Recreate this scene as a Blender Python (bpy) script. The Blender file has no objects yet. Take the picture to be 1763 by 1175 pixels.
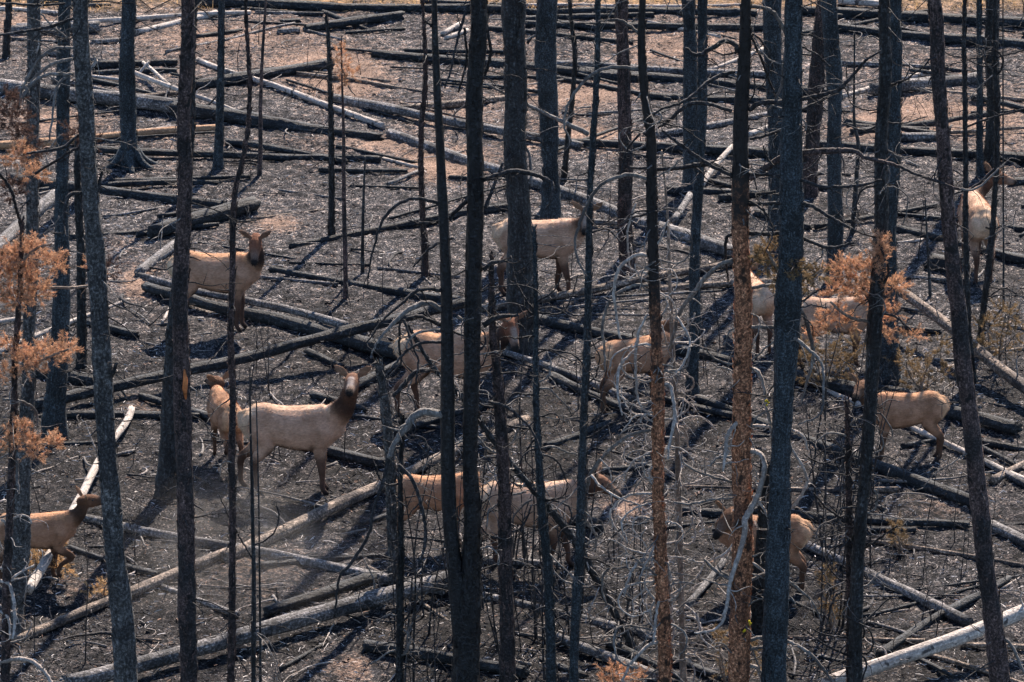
import bpy, math, random
import numpy as np
from mathutils import Vector, Matrix
R = math.radians
random.seed(7); rng = np.random.default_rng(7)
S = bpy.context.scene; C = S.collection

# ---------------------------------------------------------------- camera, sky, sun, exposure
W, H, F = 1763.0, 1175.0, 8400.0
PITCH = R(18); CAM = np.array([0, 0, 80 * math.sin(PITCH)])
FWD = np.array([0, math.cos(PITCH), -math.sin(PITCH)]); UP = np.array([0, math.sin(PITCH), math.cos(PITCH)])
cd = bpy.data.cameras.new('camera'); cam = bpy.data.objects.new('camera', cd); C.objects.link(cam)
cam.location = CAM; cam.rotation_euler = (R(90) - PITCH, 0, 0)
cd.lens = 36 * F / W; cd.sensor_width = 36; cd.clip_start = 1; cd.clip_end = 6000
S.camera = cam
SUN_EL, SUN_AZ = R(42), R(16)
w = bpy.data.worlds.new('World'); S.world = w; w.use_nodes = True
nt = w.node_tree; sky = nt.nodes.new('ShaderNodeTexSky'); sky.sky_type = 'NISHITA'; sky.sun_disc = False
sky.sun_elevation = SUN_EL; sky.sun_rotation = SUN_AZ
bg = nt.nodes['Background']; bg.inputs[1].default_value = 0.105
sky.ozone_density = 2.2; sky.dust_density = 0.6; sky.altitude = 2000
nt.links.new(sky.outputs[0], bg.inputs[0])
sd = bpy.data.lights.new('sun', 'SUN'); sd.energy = 5.0; sd.angle = R(0.5); sd.color = (1, 0.86, 0.73)
so = bpy.data.objects.new('sun', sd); C.objects.link(so)
sdir = Vector((math.sin(SUN_AZ) * math.cos(SUN_EL), math.cos(SUN_AZ) * math.cos(SUN_EL), math.sin(SUN_EL)))
so.rotation_euler = sdir.to_track_quat('Z', 'Y').to_euler()
S.view_settings.view_transform = 'Standard'; S.view_settings.look = 'None'
S.view_settings.exposure = 1.32; S.view_settings.gamma = 1

# ---------------------------------------------------------------- helpers
_T = rng.random((64, 256, 256)).astype(np.float32)
def vnoise(x, y, k=0):
    t = _T[k % 64]; x = np.asarray(x, float); y = np.asarray(y, float)
    xi = np.floor(x).astype(int); yi = np.floor(y).astype(int); fx = x - xi; fy = y - yi
    fx = fx * fx * (3 - 2 * fx); fy = fy * fy * (3 - 2 * fy)
    g = lambda a, b: t[a & 255, b & 255]
    return (g(xi, yi) * (1 - fx) + g(xi + 1, yi) * fx) * (1 - fy) + (g(xi, yi + 1) * (1 - fx) + g(xi + 1, yi + 1) * fx) * fy
def hgt(x, y):
    return (0.10 * (vnoise(x * .35, y * .35, 1) - .5) + 0.07 * (vnoise(x * 1.3, y * 1.3, 2) - .5)
            + 0.045 * (vnoise(x * 3.7, y * 3.7, 3) - .5) + 0.03 * (vnoise(x * 9, y * 9, 4) - .5))
def ray(px, py):
    return FWD * F + np.array([1, 0, 0]) * (px - W / 2) + UP * (H / 2 - py)
def at(px, py):
    d = ray(px, py); z = 0.0
    for _ in range(3):
        p = CAM + d * ((z - CAM[2]) / d[2]); z = float(hgt(p[0], p[1]))
    return np.array([p[0], p[1], z])
def PY(px, py, Y):
    d = ray(px, py); return CAM + d * ((Y - CAM[1]) / d[1])
def ppm(p): return F / float(np.dot(np.asarray(p) - CAM, FWD))      # photo pixels per metre there
def px_of(p):
    v = np.asarray(p) - CAM; d = v @ FWD
    return W / 2 + F * v[0] / d, H / 2 - F * (v @ UP) / d

class MB:
    def __init__(s): s.v = []; s.f = []; s.n = 0
    def add(s, v, f):
        v = np.asarray(v, np.float32); s.v.append(v); s.f.append(np.asarray(f, np.int64) + s.n); s.n += len(v)
    def build(s, name, mat, parent=None, smooth=True, M=None):
        V = np.concatenate(s.v)
        if M is not None:
            Mi = np.array(M.inverted()); V = V @ Mi[:3, :3].T + Mi[:3, 3]
        me = bpy.data.meshes.new(name); me.vertices.add(len(V)); me.vertices.foreach_set('co', V.astype(np.float32).ravel())
        sizes = np.concatenate([np.full(len(f), f.shape[1]) for f in s.f]); idx = np.concatenate([f.ravel() for f in s.f])
        me.loops.add(len(idx)); me.loops.foreach_set('vertex_index', idx.astype(np.int32))
        st = np.concatenate([[0], np.cumsum(sizes)[:-1]]).astype(np.int32)
        me.polygons.add(len(sizes)); me.polygons.foreach_set('loop_start', st)
        me.polygons.foreach_set('use_smooth', np.full(len(sizes), smooth))
        me.update(calc_edges=True); me.materials.append(mat)
        o = bpy.data.objects.new(name, me); C.objects.link(o)
        if parent is not None:
            o.parent = parent
        elif M is not None: o.matrix_world = M
        return o
def frames(P):
    P = np.asarray(P, float); T = np.gradient(P, axis=0); T /= np.linalg.norm(T, axis=1)[:, None] + 1e-9
    a = np.array([0, 0, 1.]) if abs(T[0][2]) < .9 else np.array([1., 0, 0])
    N = np.zeros_like(P); n = np.cross(T[0], a); n /= np.linalg.norm(n)
    for i in range(len(P)):
        n = n - T[i] * (n @ T[i]); n /= np.linalg.norm(n) + 1e-9; N[i] = n
    return T, N, np.cross(T, N)
def tube(P, r, n=8, rough=0.0, cap=True, jag=0.0):
    P = np.asarray(P, float); r = np.asarray(r, float); m = len(P); T, N, B = frames(P)
    a = np.linspace(0, 2 * np.pi, n, endpoint=False)
    rr = r[:, None] * np.ones(n)[None, :]
    if rough:
        ph = rng.random(4) * 50; s = np.concatenate([[0], np.cumsum(np.linalg.norm(np.diff(P, axis=0), axis=1))])
        rr *= 1 + rough * 2 * (vnoise(a[None, :] * 1.3 + ph[0] + 0 * s[:, None], s[:, None] * 1.5 + ph[1], 7) - .5) \
                + rough * .8 * (vnoise(a[None, :] * 6 + ph[0], s[:, None] * 22 + ph[1], 19) - .5) + rough * (vnoise(a[None, :] * 4 + ph[2] + 0 * s[:, None], s[:, None] * 7 + ph[3], 8) - .5)
    V = P[:, None, :] + rr[..., None] * (np.cos(a)[None, :, None] * N[:, None, :] + np.sin(a)[None, :, None] * B[:, None, :])
    if jag:
        V[-1] += T[-1] * (rng.random(n)[:, None] - .5) * jag; V[0] -= T[0] * (rng.random(n)[:, None] - .5) * jag
    V = V.reshape(-1, 3)
    i, j = np.meshgrid(np.arange(m - 1), np.arange(n), indexing='ij'); j2 = (j + 1) % n
    q = np.stack([i * n + j, i * n + j2, (i + 1) * n + j2, (i + 1) * n + j], -1).reshape(-1, 4)
    out = [(V, q)]
    if cap:
        c0 = P[0] + T[0] * r[0] * .25 * (1 if jag else 0); c1 = P[-1] - T[-1] * r[-1] * .25 * (1 if jag else 0)
        V = np.vstack([V, c0, c1]); k = np.arange(n); k2 = (k + 1) % n
        t = np.vstack([np.stack([k2, k, np.full(n, m * n)], -1), np.stack([(m - 1) * n + k, (m - 1) * n + k2, np.full(n, m * n + 1)], -1)])
        return V, q, t
    return V, q, None
def add_tube(mb, *a, **k):
    V, q, t = tube(*a, **k); n0 = mb.n; mb.add(V, q)
    if t is not None: mb.f.append(np.asarray(t, np.int64) + n0)
def catmull(P, k=5):
    P = np.asarray(P, float)
    if len(P) < 3:
        return np.array([P[0] * (1 - t) + P[-1] * t for t in np.linspace(0, 1, k + 1)])
    Q = np.vstack([2 * P[0] - P[1], P, 2 * P[-1] - P[-2]]); out = []
    for i in range(1, len(Q) - 2):
        for t in np.arange(k) / k:
            a, b, c, d = Q[i - 1:i + 3]
            out.append(.5 * (2 * b + (c - a) * t + (2 * a - 5 * b + 4 * c - d) * t * t + (3 * b - a - 3 * c + d) * t ** 3))
    out.append(P[-1]); return np.array(out)
def tag(o, label, cat, group=None, kind=None):
    if label: o['label'] = label
    if cat: o['category'] = cat
    if group: o['group'] = group
    if kind: o['kind'] = kind
    return o

# ---------------------------------------------------------------- materials
def mat(name, build):
    m = bpy.data.materials.new(name); m.use_nodes = True; t = m.node_tree; b = t.nodes['Principled BSDF']
    build(t, b); return m
def N_(t, typ, **k):
    n = t.nodes.new(typ)
    for a, v in k.items():
        if a.startswith('i_'): n.inputs[int(a[2:]) if a[2:].isdigit() else a[2:].replace('_', ' ')].default_value = v
        else: setattr(n, a, v)
    return n
def ramp(t, src, stops):
    r = t.nodes.new('ShaderNodeValToRGB'); e = r.color_ramp.elements
    while len(e) < len(stops): e.new(.5)
    for k, (p, c) in enumerate(stops): e[k].position = p; e[k].color = (*c, 1)
    t.links.new(src, r.inputs[0]); return r.outputs[0]
def noise(t, vec, scale, detail=4, rough=.6):
    n = N_(t, 'ShaderNodeTexNoise'); n.inputs['Scale'].default_value = scale; n.inputs['Detail'].default_value = detail; n.inputs['Roughness'].default_value = rough
    t.links.new(vec, n.inputs['Vector']); return n.outputs['Fac']
def mixc(t, fac, a, b):
    m = N_(t, 'ShaderNodeMix', data_type='RGBA'); L = t.links.new
    for s, v in ((0, fac), (6, a), (7, b)):
        if isinstance(v, (int, float)): m.inputs[s].default_value = v
        elif isinstance(v, tuple): m.inputs[s].default_value = (*v, 1)
        else: L(v, m.inputs[s])
    return m.outputs[2]
def bump(t, b, src, strength, dist):
    n = N_(t, 'ShaderNodeBump'); n.inputs['Strength'].default_value = strength; n.inputs['Distance'].default_value = dist
    t.links.new(src, n.inputs['Height']); t.links.new(n.outputs[0], b.inputs['Normal'])
def wood(name, stops, patch, patch_amt=(.5, .62), fleck=.8, sc=(9, 9, 1.6), fine=1.0, rough=.8, spots=None, bd=.03):
    """bark / wood running along local Z; patch: second colour in blotches"""
    def f(t, b):
        L = t.links.new
        tc = N_(t, 'ShaderNodeTexCoord'); oi = N_(t, 'ShaderNodeObjectInfo')
        ad = N_(t, 'ShaderNodeVectorMath', operation='MULTIPLY_ADD'); L(oi.outputs['Random'], ad.inputs[0]); ad.inputs[1].default_value = (37, 53, 71); L(tc.outputs['Object'], ad.inputs[2])
        mp = N_(t, 'ShaderNodeMapping'); mp.inputs['Scale'].default_value = sc; L(ad.outputs[0], mp.inputs[0])
        n1 = noise(t, mp.outputs[0], 2.2, 6, .7); n2 = noise(t, ad.outputs[0], 1.4, 4, .6); n3 = noise(t, ad.outputs[0], 26 * fine, 3, .7)
        c = ramp(t, n1, stops)
        pm = ramp(t, n2, [(patch_amt[0], (0, 0, 0)), (patch_amt[1], (1, 1, 1))])
        c = mixc(t, pm, c, patch)
        sp = ramp(t, n3, [(.42, (.22, .22, .22)), (.54, (1, 1, 1)), (.66, (2.6, 2.6, 2.6))])
        mm = N_(t, 'ShaderNodeMix', data_type='RGBA', blend_type='MULTIPLY'); mm.inputs[0].default_value = fleck; L(c, mm.inputs[6]); L(sp, mm.inputs[7])
        c = mm.outputs[2]
        if spots:
            n4 = noise(t, ad.outputs[0], 6, 2, .5); c = mixc(t, ramp(t, n4, [(.60, (0, 0, 0)), (.66, (1, 1, 1))]), c, spots)
        L(c, b.inputs['Base Color']); b.inputs['Roughness'].default_value = rough
        b.inputs['Specular IOR Level'].default_value = .35
        a2 = N_(t, 'ShaderNodeMath', operation='ADD'); L(n1, a2.inputs[0]); L(n3, a2.inputs[1]); bump(t, b, a2.outputs[0], .9, bd)
    return mat(name, f)
M = {
 'char': wood('charred_bark', [(.3, (.006, .007, .008)), (.5, (.022, .025, .028)), (.7, (.07, .075, .08))], (.012, .012, .013), rough=.6),
 'coal': wood('black_coal_bark', [(.3, (.004, .004, .005)), (.55, (.012, .013, .015)), (.78, (.045, .048, .05))], (.006, .006, .007), rough=.5),
 'teal': wood('scorched_blue_grey_bark', [(.3, (.022, .03, .036)), (.5, (.04, .052, .062)), (.7, (.075, .09, .1))], (.02, .026, .03), fine=1.5),
 'grey': wood('weathered_grey_bark', [(.3, (.035, .035, .036)), (.5, (.085, .083, .082)), (.7, (.16, .155, .15))], (.04, .04, .042)),
 'plum': wood('scorched_brown_bark', [(.3, (.034, .023, .022)), (.5, (.08, .054, .05)), (.7, (.16, .11, .098))], (.03, .026, .027), (.48, .56), fine=1.4, spots=(.012, .01, .01)),
 'rust': wood('flaking_orange_bark', [(.3, (.09, .045, .027)), (.5, (.36, .155, .08)), (.7, (.66, .34, .19))], (.15, .07, .042), sc=(11, 11, 6), fine=1.3, spots=(.04, .022, .014)),
 'tanlog': wood('peeled_tan_wood', [(.3, (.25, .13, .07)), (.6, (.5, .3, .17))], (.3, .17, .1), sc=(9, 9, .7), fleck=.3),
 'logchar': wood('charred_log', [(.3, (.006, .007, .009)), (.52, (.02, .024, .029)), (.72, (.1, .105, .11))], (.012, .013, .015), sc=(8, 8, 2.5), rough=.7, bd=.05),
 'loggrey': wood('weathered_grey_log', [(.28, (.05, .05, .052)), (.5, (.15, .142, .14)), (.7, (.34, .31, .3))], (.045, .045, .048), (.5, .6), sc=(8, 8, 1.0)),
 'logbrown': wood('scorched_brown_log', [(.28, (.06, .045, .036)), (.5, (.2, .15, .115)), (.7, (.42, .33, .26))], (.07, .055, .048), (.5, .6), sc=(8, 8, 1.0)),
 'logpale': wood('bleached_log', [(.28, (.22, .19, .17)), (.48, (.42, .365, .32)), (.7, (.68, .6, .53))], (.33, .28, .25), (.56, .66), sc=(8, 8, 1.0), spots=(.08, .07, .065), fleck=.3),
 'palebranch': wood('bleached_branch', [(.3, (.18, .155, .14)), (.5, (.37, .325, .295)), (.7, (.62, .56, .51))], (.26, .215, .185), fleck=.3),
 'greybranch': wood('grey_branch', [(.3, (.07, .065, .06)), (.5, (.17, .155, .145)), (.7, (.32, .3, .28))], (.08, .07, .065), fleck=.3),
 'darkbranch': wood('burnt_branch', [(.3, (.01, .01, .012)), (.5, (.028, .026, .028)), (.7, (.08, .075, .075))], (.02, .018, .018)),
 'tanbranch': wood('tan_stem', [(.3, (.09, .065, .05)), (.5, (.22, .17, .135)), (.7, (.4, .32, .26))], (.13, .1, .08), fleck=.3),
}
def scorched(name, base, z0, z1):
    m = M[base].copy(); m.name = name; t = m.node_tree; b = t.nodes['Principled BSDF']; L = t.links.new; src = b.inputs['Base Color'].links[0].from_socket
    tc = N_(t, 'ShaderNodeTexCoord'); sp = N_(t, 'ShaderNodeSeparateXYZ'); L(tc.outputs['Object'], sp.inputs[0]); n = noise(t, tc.outputs['Object'], 5, 4, .7)
    a = N_(t, 'ShaderNodeMath', operation='MULTIPLY_ADD'); L(n, a.inputs[0]); a.inputs[1].default_value = 3.2; L(sp.outputs[2], a.inputs[2])
    mr = N_(t, 'ShaderNodeMapRange'); L(a.outputs[0], mr.inputs[0]); mr.inputs[1].default_value = z0 + 1.6; mr.inputs[2].default_value = z1 + 1.6
    L(mixc(t, mr.outputs[0], src, (.022, .019, .018)), b.inputs['Base Color']); return m
def simple(name, col, var=.5, scale=8, rough=.85, trans=0):
    def f(t, b):
        tc = N_(t, 'ShaderNodeTexCoord'); n = noise(t, tc.outputs['Object'], scale, 3)
        c = ramp(t, n, [(.35, tuple(x * (1 - var) for x in col)), (.65, tuple(min(1, x * (1 + var)) for x in col))])
        t.links.new(c, b.inputs['Base Color']); b.inputs['Roughness'].default_value = rough
        b.inputs['Specular IOR Level'].default_value = .2
    return mat(name, f)
def leafy(name, col, var=.5):
    m = simple(name, col, var, 14); t = m.node_tree; b = t.nodes['Principled BSDF']; o = t.nodes['Material Output']
    tr = N_(t, 'ShaderNodeBsdfTranslucent'); mx = N_(t, 'ShaderNodeMixShader'); mx.inputs[0].default_value = .35
    t.links.new(b.inputs['Base Color'].links[0].from_socket, tr.inputs[0]); t.links.new(b.outputs[0], mx.inputs[1]); t.links.new(tr.outputs[0], mx.inputs[2]); t.links.new(mx.outputs[0], o.inputs[0])
    return m
M['rusttop'] = scorched('orange_bark_charred_above', 'rust', 6.6, 7.6); M['rustmid'] = scorched('orange_bark_charred_higher', 'rust', 4.6, 6.0)
M['orange'] = leafy('scorched_orange_needles', (.5, .29, .175), .6); M['olive'] = leafy('dry_olive_needles', (.22, .15, .08)); M['umber'] = leafy('dark_brown_needles', (.09, .055, .045))
M['straw'] = leafy('dry_straw_grass', (.5, .33, .17))
M['lichen'] = simple('yellow_lichen', (.55, .4, .02)); M['wound'] = simple('fresh_orange_wood', (.5, .17, .06))
M['eye'] = mat('elk_eye', lambda t, b: (setattr(b.inputs['Base Color'], 'default_value', (.008, .006, .005, 1)), setattr(b.inputs['Roughness'], 'default_value', .15)))
M['litdark'] = simple('charcoal_flakes', (.012, .015, .02), .6, 20); M['litgrey'] = simple('ash_flakes', (.085, .09, .105), .5, 20); M['litpale'] = simple('pale_chips', (.74, .69, .66), .3, 20)
M['littan'] = simple('scorched_needle_litter', (.2, .125, .09), .5, 20)
def coatmat(t, b):
    L = t.links.new; vc = N_(t, 'ShaderNodeVertexColor', layer_name='coat'); tc = N_(t, 'ShaderNodeTexCoord')
    mp = N_(t, 'ShaderNodeMapping'); mp.inputs['Scale'].default_value = (.45, 1, 1); L(tc.outputs['Object'], mp.inputs[0])
    n = noise(t, mp.outputs[0], 40, 4, .7); n2 = noise(t, tc.outputs['Object'], 4, 3)
    v = ramp(t, n, [(.3, (.75, .75, .75)), (.7, (1.2, 1.2, 1.2))]); v2 = ramp(t, n2, [(.35, (.72, .68, .64)), (.62, (1.15, 1.15, 1.15))])
    c = vc.outputs[0]
    for q in (v, v2):
        mm = N_(t, 'ShaderNodeMix', data_type='RGBA', blend_type='MULTIPLY'); mm.inputs[0].default_value = 1; L(c, mm.inputs[6]); L(q, mm.inputs[7]); c = mm.outputs[2]
    L(c, b.inputs['Base Color']); b.inputs['Roughness'].default_value = .9; b.inputs['Specular IOR Level'].default_value = .15
    b.inputs['Sheen Weight'].default_value = .35; b.inputs['Sheen Roughness'].default_value = .4; L(c, b.inputs['Sheen Tint'])
    bump(t, b, n, .5, .02)
M['coat'] = mat('elk_coat', coatmat)
def groundmat(t, b):
    L = t.links.new; vc = N_(t, 'ShaderNodeVertexColor', layer_name='soil'); tc = N_(t, 'ShaderNodeTexCoord')
    o = tc.outputs['Object']
    n1 = noise(t, o, 9, 6, .75); n2 = noise(t, o, 32, 4, .75); n3 = noise(t, o, 1.1, 5, .65)
    ash = ramp(t, n2, [(.40, (.006, .007, .010)), (.48, (.043, .043, .049)), (.55, (.135, .128, .128)), (.62, (.62, .55, .49))])
    burnt = ramp(t, n2, [(.4, (.005, .007, .011)), (.54, (.042, .048, .06)), (.63, (.30, .295, .31))])
    c = mixc(t, ramp(t, n1, [(.42, (0, 0, 0)), (.52, (1, 1, 1))]), burnt, ash)
    soil = ramp(t, n2, [(.36, (.05, .035, .03)), (.5, (.24, .16, .12)), (.64, (.5, .36, .27))])
    sp = N_(t, 'ShaderNodeSeparateColor'); L(vc.outputs[0], sp.inputs[0])
    a = N_(t, 'ShaderNodeMath', operation='MULTIPLY_ADD'); L(n1, a.inputs[0]); a.inputs[1].default_value = 1.6; a.inputs[2].default_value = -.8
    a2 = N_(t, 'ShaderNodeMath', operation='ADD', use_clamp=True); L(a.outputs[0], a2.inputs[0]); L(sp.outputs[0], a2.inputs[1])
    msk = ramp(t, a2.outputs[0], [(.38, (0, 0, 0)), (.75, (1, 1, 1))])
    c = mixc(t, msk, c, soil)
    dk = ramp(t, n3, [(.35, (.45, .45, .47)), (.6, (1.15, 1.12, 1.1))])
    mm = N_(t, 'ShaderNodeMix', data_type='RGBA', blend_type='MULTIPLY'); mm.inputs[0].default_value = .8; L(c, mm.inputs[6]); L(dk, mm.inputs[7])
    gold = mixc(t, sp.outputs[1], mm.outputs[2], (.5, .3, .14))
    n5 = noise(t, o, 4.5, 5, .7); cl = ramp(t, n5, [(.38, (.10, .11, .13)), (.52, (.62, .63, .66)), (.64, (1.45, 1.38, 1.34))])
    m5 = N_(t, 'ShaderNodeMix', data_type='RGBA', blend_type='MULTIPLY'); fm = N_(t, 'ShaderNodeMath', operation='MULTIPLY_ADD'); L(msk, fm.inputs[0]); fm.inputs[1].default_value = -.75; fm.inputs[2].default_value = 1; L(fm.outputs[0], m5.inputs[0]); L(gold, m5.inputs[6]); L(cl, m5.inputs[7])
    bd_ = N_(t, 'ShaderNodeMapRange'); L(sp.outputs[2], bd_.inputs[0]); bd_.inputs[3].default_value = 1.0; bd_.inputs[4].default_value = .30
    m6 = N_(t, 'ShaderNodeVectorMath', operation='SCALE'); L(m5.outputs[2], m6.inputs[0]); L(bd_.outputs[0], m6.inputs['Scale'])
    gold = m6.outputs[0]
    L(gold, b.inputs['Base Color']); b.inputs['Roughness'].default_value = .95; b.inputs['Specular IOR Level'].default_value = .15
    a3 = N_(t, 'ShaderNodeMath', operation='ADD'); L(n1, a3.inputs[0]); L(n2, a3.inputs[1]); bump(t, b, a3.outputs[0], .8, .03)
M['ground'] = mat('burnt_ground', groundmat)

# ---------------------------------------------------------------- ground (one sheet, fine where seen, out to the horizon)
def ground():
    xs = np.concatenate([-np.geomspace(3000, 13, 28), np.arange(-12.5, 12.5, .055), np.geomspace(13, 3000, 28)])
    ys = np.concatenate([-np.geomspace(3000, 1, 14), np.linspace(5, 56, 14), np.arange(57, 108, .07), np.geomspace(109, 4000, 34)])
    X, Y = np.meshgrid(xs, ys, indexing='ij'); Z = hgt(X, Y)
    near = np.clip((np.abs(X) < 12.6) & (Y > 56) & (Y < 108.5), 0, 1)
    Z = Z + near * (.022 * (vnoise(X * 17, Y * 17, 5) - .5) + .018 * (vnoise(X * 31, Y * 23, 6) - .5))
    V = np.stack([X, Y, Z], -1).reshape(-1, 3); nx, ny = len(xs), len(ys)
    i, j = np.meshgrid(np.arange(nx - 1), np.arange(ny - 1), indexing='ij')
    q = np.stack([i * ny + j, (i + 1) * ny + j, (i + 1) * ny + j + 1, i * ny + j + 1], -1).reshape(-1, 4)
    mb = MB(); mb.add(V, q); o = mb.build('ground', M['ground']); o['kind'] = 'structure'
    v = V - CAM; d = v @ FWD; d = np.where(d < 1, 1, d); px = W / 2 + F * v[:, 0] / d; py = H / 2 - F * (v @ UP) / d
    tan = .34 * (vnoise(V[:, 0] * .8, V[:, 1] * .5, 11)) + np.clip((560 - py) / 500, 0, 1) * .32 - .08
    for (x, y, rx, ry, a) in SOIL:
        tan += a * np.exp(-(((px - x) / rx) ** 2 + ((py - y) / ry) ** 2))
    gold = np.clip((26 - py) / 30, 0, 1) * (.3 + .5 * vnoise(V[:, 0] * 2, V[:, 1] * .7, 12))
    burn = np.clip((py - 380) / 420, 0, 1) * .75 + .7 * (vnoise(V[:, 0] * .45, V[:, 1] * .3, 17) - .45)  # deeper burn plus tree shade, painted into the lower ground colour
    for (x, y, rx, ry, a) in DARK_PATCHES: burn += a * np.exp(-(((px - x) / rx) ** 2 + ((py - y) / ry) ** 2))
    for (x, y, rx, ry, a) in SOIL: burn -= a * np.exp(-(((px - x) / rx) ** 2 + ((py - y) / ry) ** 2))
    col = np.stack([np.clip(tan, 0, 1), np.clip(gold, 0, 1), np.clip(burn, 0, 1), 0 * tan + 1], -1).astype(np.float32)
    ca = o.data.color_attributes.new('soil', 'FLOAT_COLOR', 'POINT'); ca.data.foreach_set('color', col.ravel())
DARK_PATCHES = [(1000, 1060, 260, 90, .5), (1200, 760, 120, 50, .4), (820, 1080, 120, 100, .5), (1450, 840, 120, 60, .3), (1620, 1130, 120, 40, .4), (580, 620, 120, 40, .3), (150, 700, 120, 60, .4), (1300, 920, 140, 60, .4), (930, 720, 80, 60, .4), (800, 430, 200, 20, .2)]  # hand-placed patches where the ground colour is darker
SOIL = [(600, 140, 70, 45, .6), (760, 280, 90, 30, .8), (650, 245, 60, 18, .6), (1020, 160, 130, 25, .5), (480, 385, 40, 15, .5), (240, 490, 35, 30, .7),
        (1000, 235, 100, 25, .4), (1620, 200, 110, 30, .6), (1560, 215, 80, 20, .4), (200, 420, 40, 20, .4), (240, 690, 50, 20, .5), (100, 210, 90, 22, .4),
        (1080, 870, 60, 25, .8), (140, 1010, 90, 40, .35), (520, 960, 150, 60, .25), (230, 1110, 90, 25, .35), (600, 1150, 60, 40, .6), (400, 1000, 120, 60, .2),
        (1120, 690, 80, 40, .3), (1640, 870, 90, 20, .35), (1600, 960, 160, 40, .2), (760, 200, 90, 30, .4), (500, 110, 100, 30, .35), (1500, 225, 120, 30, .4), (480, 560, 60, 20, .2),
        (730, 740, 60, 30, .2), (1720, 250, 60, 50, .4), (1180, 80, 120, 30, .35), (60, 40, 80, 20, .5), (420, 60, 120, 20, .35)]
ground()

# ---------------------------------------------------------------- litter
def flakes(name, mat_, n, smin, smax, asp, label, seed, up=.5, region=(-30, 1800, -10, 1200)):
    g = np.random.default_rng(seed)
    px = g.uniform(region[0], region[1], n); py = g.uniform(region[2], region[3], n)
    D = FWD[None] * F + np.outer(px - W / 2, [1, 0, 0]) + np.outer(H / 2 - py, UP)
    P = CAM + D * (-CAM[2] / D[:, 2])[:, None]; cl = vnoise(P[:, 0] * 1.7, P[:, 1] * 1.1, seed); so_ = np.zeros(n)
    for (x, y, rx, ry, a_) in SOIL: so_ += a_ * np.exp(-(((px - x) / rx) ** 2 + ((py - y) / ry) ** 2))
    P = P[g.random(n) < np.clip(cl * 2.6 - .7, .04, 1) * np.clip(1.15 - 1.3 * so_ * (mat_ is not M['littan']), .08, 1)]; n = len(P)
    L = smin * (smax / smin) ** (g.random(n) ** 1.7); wd = L * asp * g.uniform(.5, 1.3, n)
    a = g.uniform(0, 2 * np.pi, n); tl = g.normal(0, .35, n) * up
    d = np.stack([np.cos(a) * np.cos(tl), np.sin(a) * np.cos(tl), np.sin(tl)], -1); rl = g.normal(0, .9, n)
    s = np.stack([-np.sin(a) * np.cos(rl), np.cos(a) * np.cos(rl), np.sin(rl)], -1)
    P[:, 2] = hgt(P[:, 0], P[:, 1]) + .012 + np.abs(np.sin(tl)) * L * .4
    h = L[:, None] / 2; w_ = wd[:, None] / 2; bend = np.zeros((n, 3)); bend[:, 2] = L * .05
    V = np.stack([P - d * h - s * w_, P + s * -w_ * 1.2 + bend, P + d * h - s * w_ * .6, P + d * h + s * w_ * .6, P + s * w_ * 1.2 + bend, P - d * h + s * w_], 1).reshape(-1, 3)
    k = np.arange(n)[:, None] * 6
    q = np.concatenate([k + np.array([[0, 1, 4, 5]]), k + np.array([[1, 2, 3, 4]])])
    mb = MB(); mb.add(V, q); o = mb.build(name, mat_, smooth=False); tag(o, label, 'ground litter', None, 'stuff')
flakes('charcoal_litter', M['litdark'], 150000, .015, .10, .2, 'black charcoal crumbs and flakes strewn over the burnt ground', 21)
flakes('ash_litter', M['litgrey'], 90000, .015, .09, .13, 'grey ash flakes and bark scraps strewn over the burnt ground', 22)
flakes('pale_chip_litter', M['litpale'], 80000, .012, .12, .065, 'pale wood chips and bleached slivers scattered over the burnt ground', 23)
flakes('needle_litter', M['littan'], 32000, .015, .1, .14, 'scorched brown needle litter scattered over the burnt ground', 24)
flakes('golden_grass', M['straw'], 14000, .05, .22, .08, 'golden dry grass tufts along the far edge of the clearing', 25, up=2.2, region=(-30, 1800, -40, 22))

# ---------------------------------------------------------------- labels built from what stands nearby
MARKS = [('the upper-left elk', 375, 480), ('the standing elk with raised head', 520, 760), ('the far centre elk', 940, 440), ('the elk behind the forked black tree', 760, 640),
         ('the calf at centre right', 1090, 640), ('the two elk at bottom centre', 860, 880), ('the reddish calf on the right', 1560, 730), ('the walking elk at left', 80, 930),
         ('the elk at upper right', 1680, 390), ('the calf rump at lower right', 1375, 930), ('the top left corner', 60, 40), ('the top edge centre', 760, 30), ('the top right corner', 1700, 50),
         ('the bottom left corner', 100, 1150), ('the bottom right corner', 1650, 1130), ('the bottom edge centre', 900, 1150), ('the orange needle clumps', 1460, 480),
         ('the root-flared blue-black trunk', 222, 250), ('the split pale log pile', 300, 150), ('the long pale diagonal log', 520, 165), ('the black forked tree', 800, 350), ('the speckled brown trunk', 1276, 250), ('the leaning brown trunk', 1660, 700), ('the small calf rump at far right centre', 1305, 540)]
used = set()
def auto_label(what, x, y):
    ms = sorted(MARKS, key=lambda m: (m[1] - x) ** 2 + (1.6 * (m[2] - y)) ** 2)
    for m in ms:
        dx, dy = x - m[1], y - m[2]
        r = ('right of' if dx > 0 else 'left of') if abs(dx) > 1.3 * abs(dy) else ('below' if dy > 0 else 'above')
        l = f'{what} {r} {m[0]}'
        if l not in used and len(l.split()) <= 16: used.add(l); return l
    raise ValueError(what)

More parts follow.
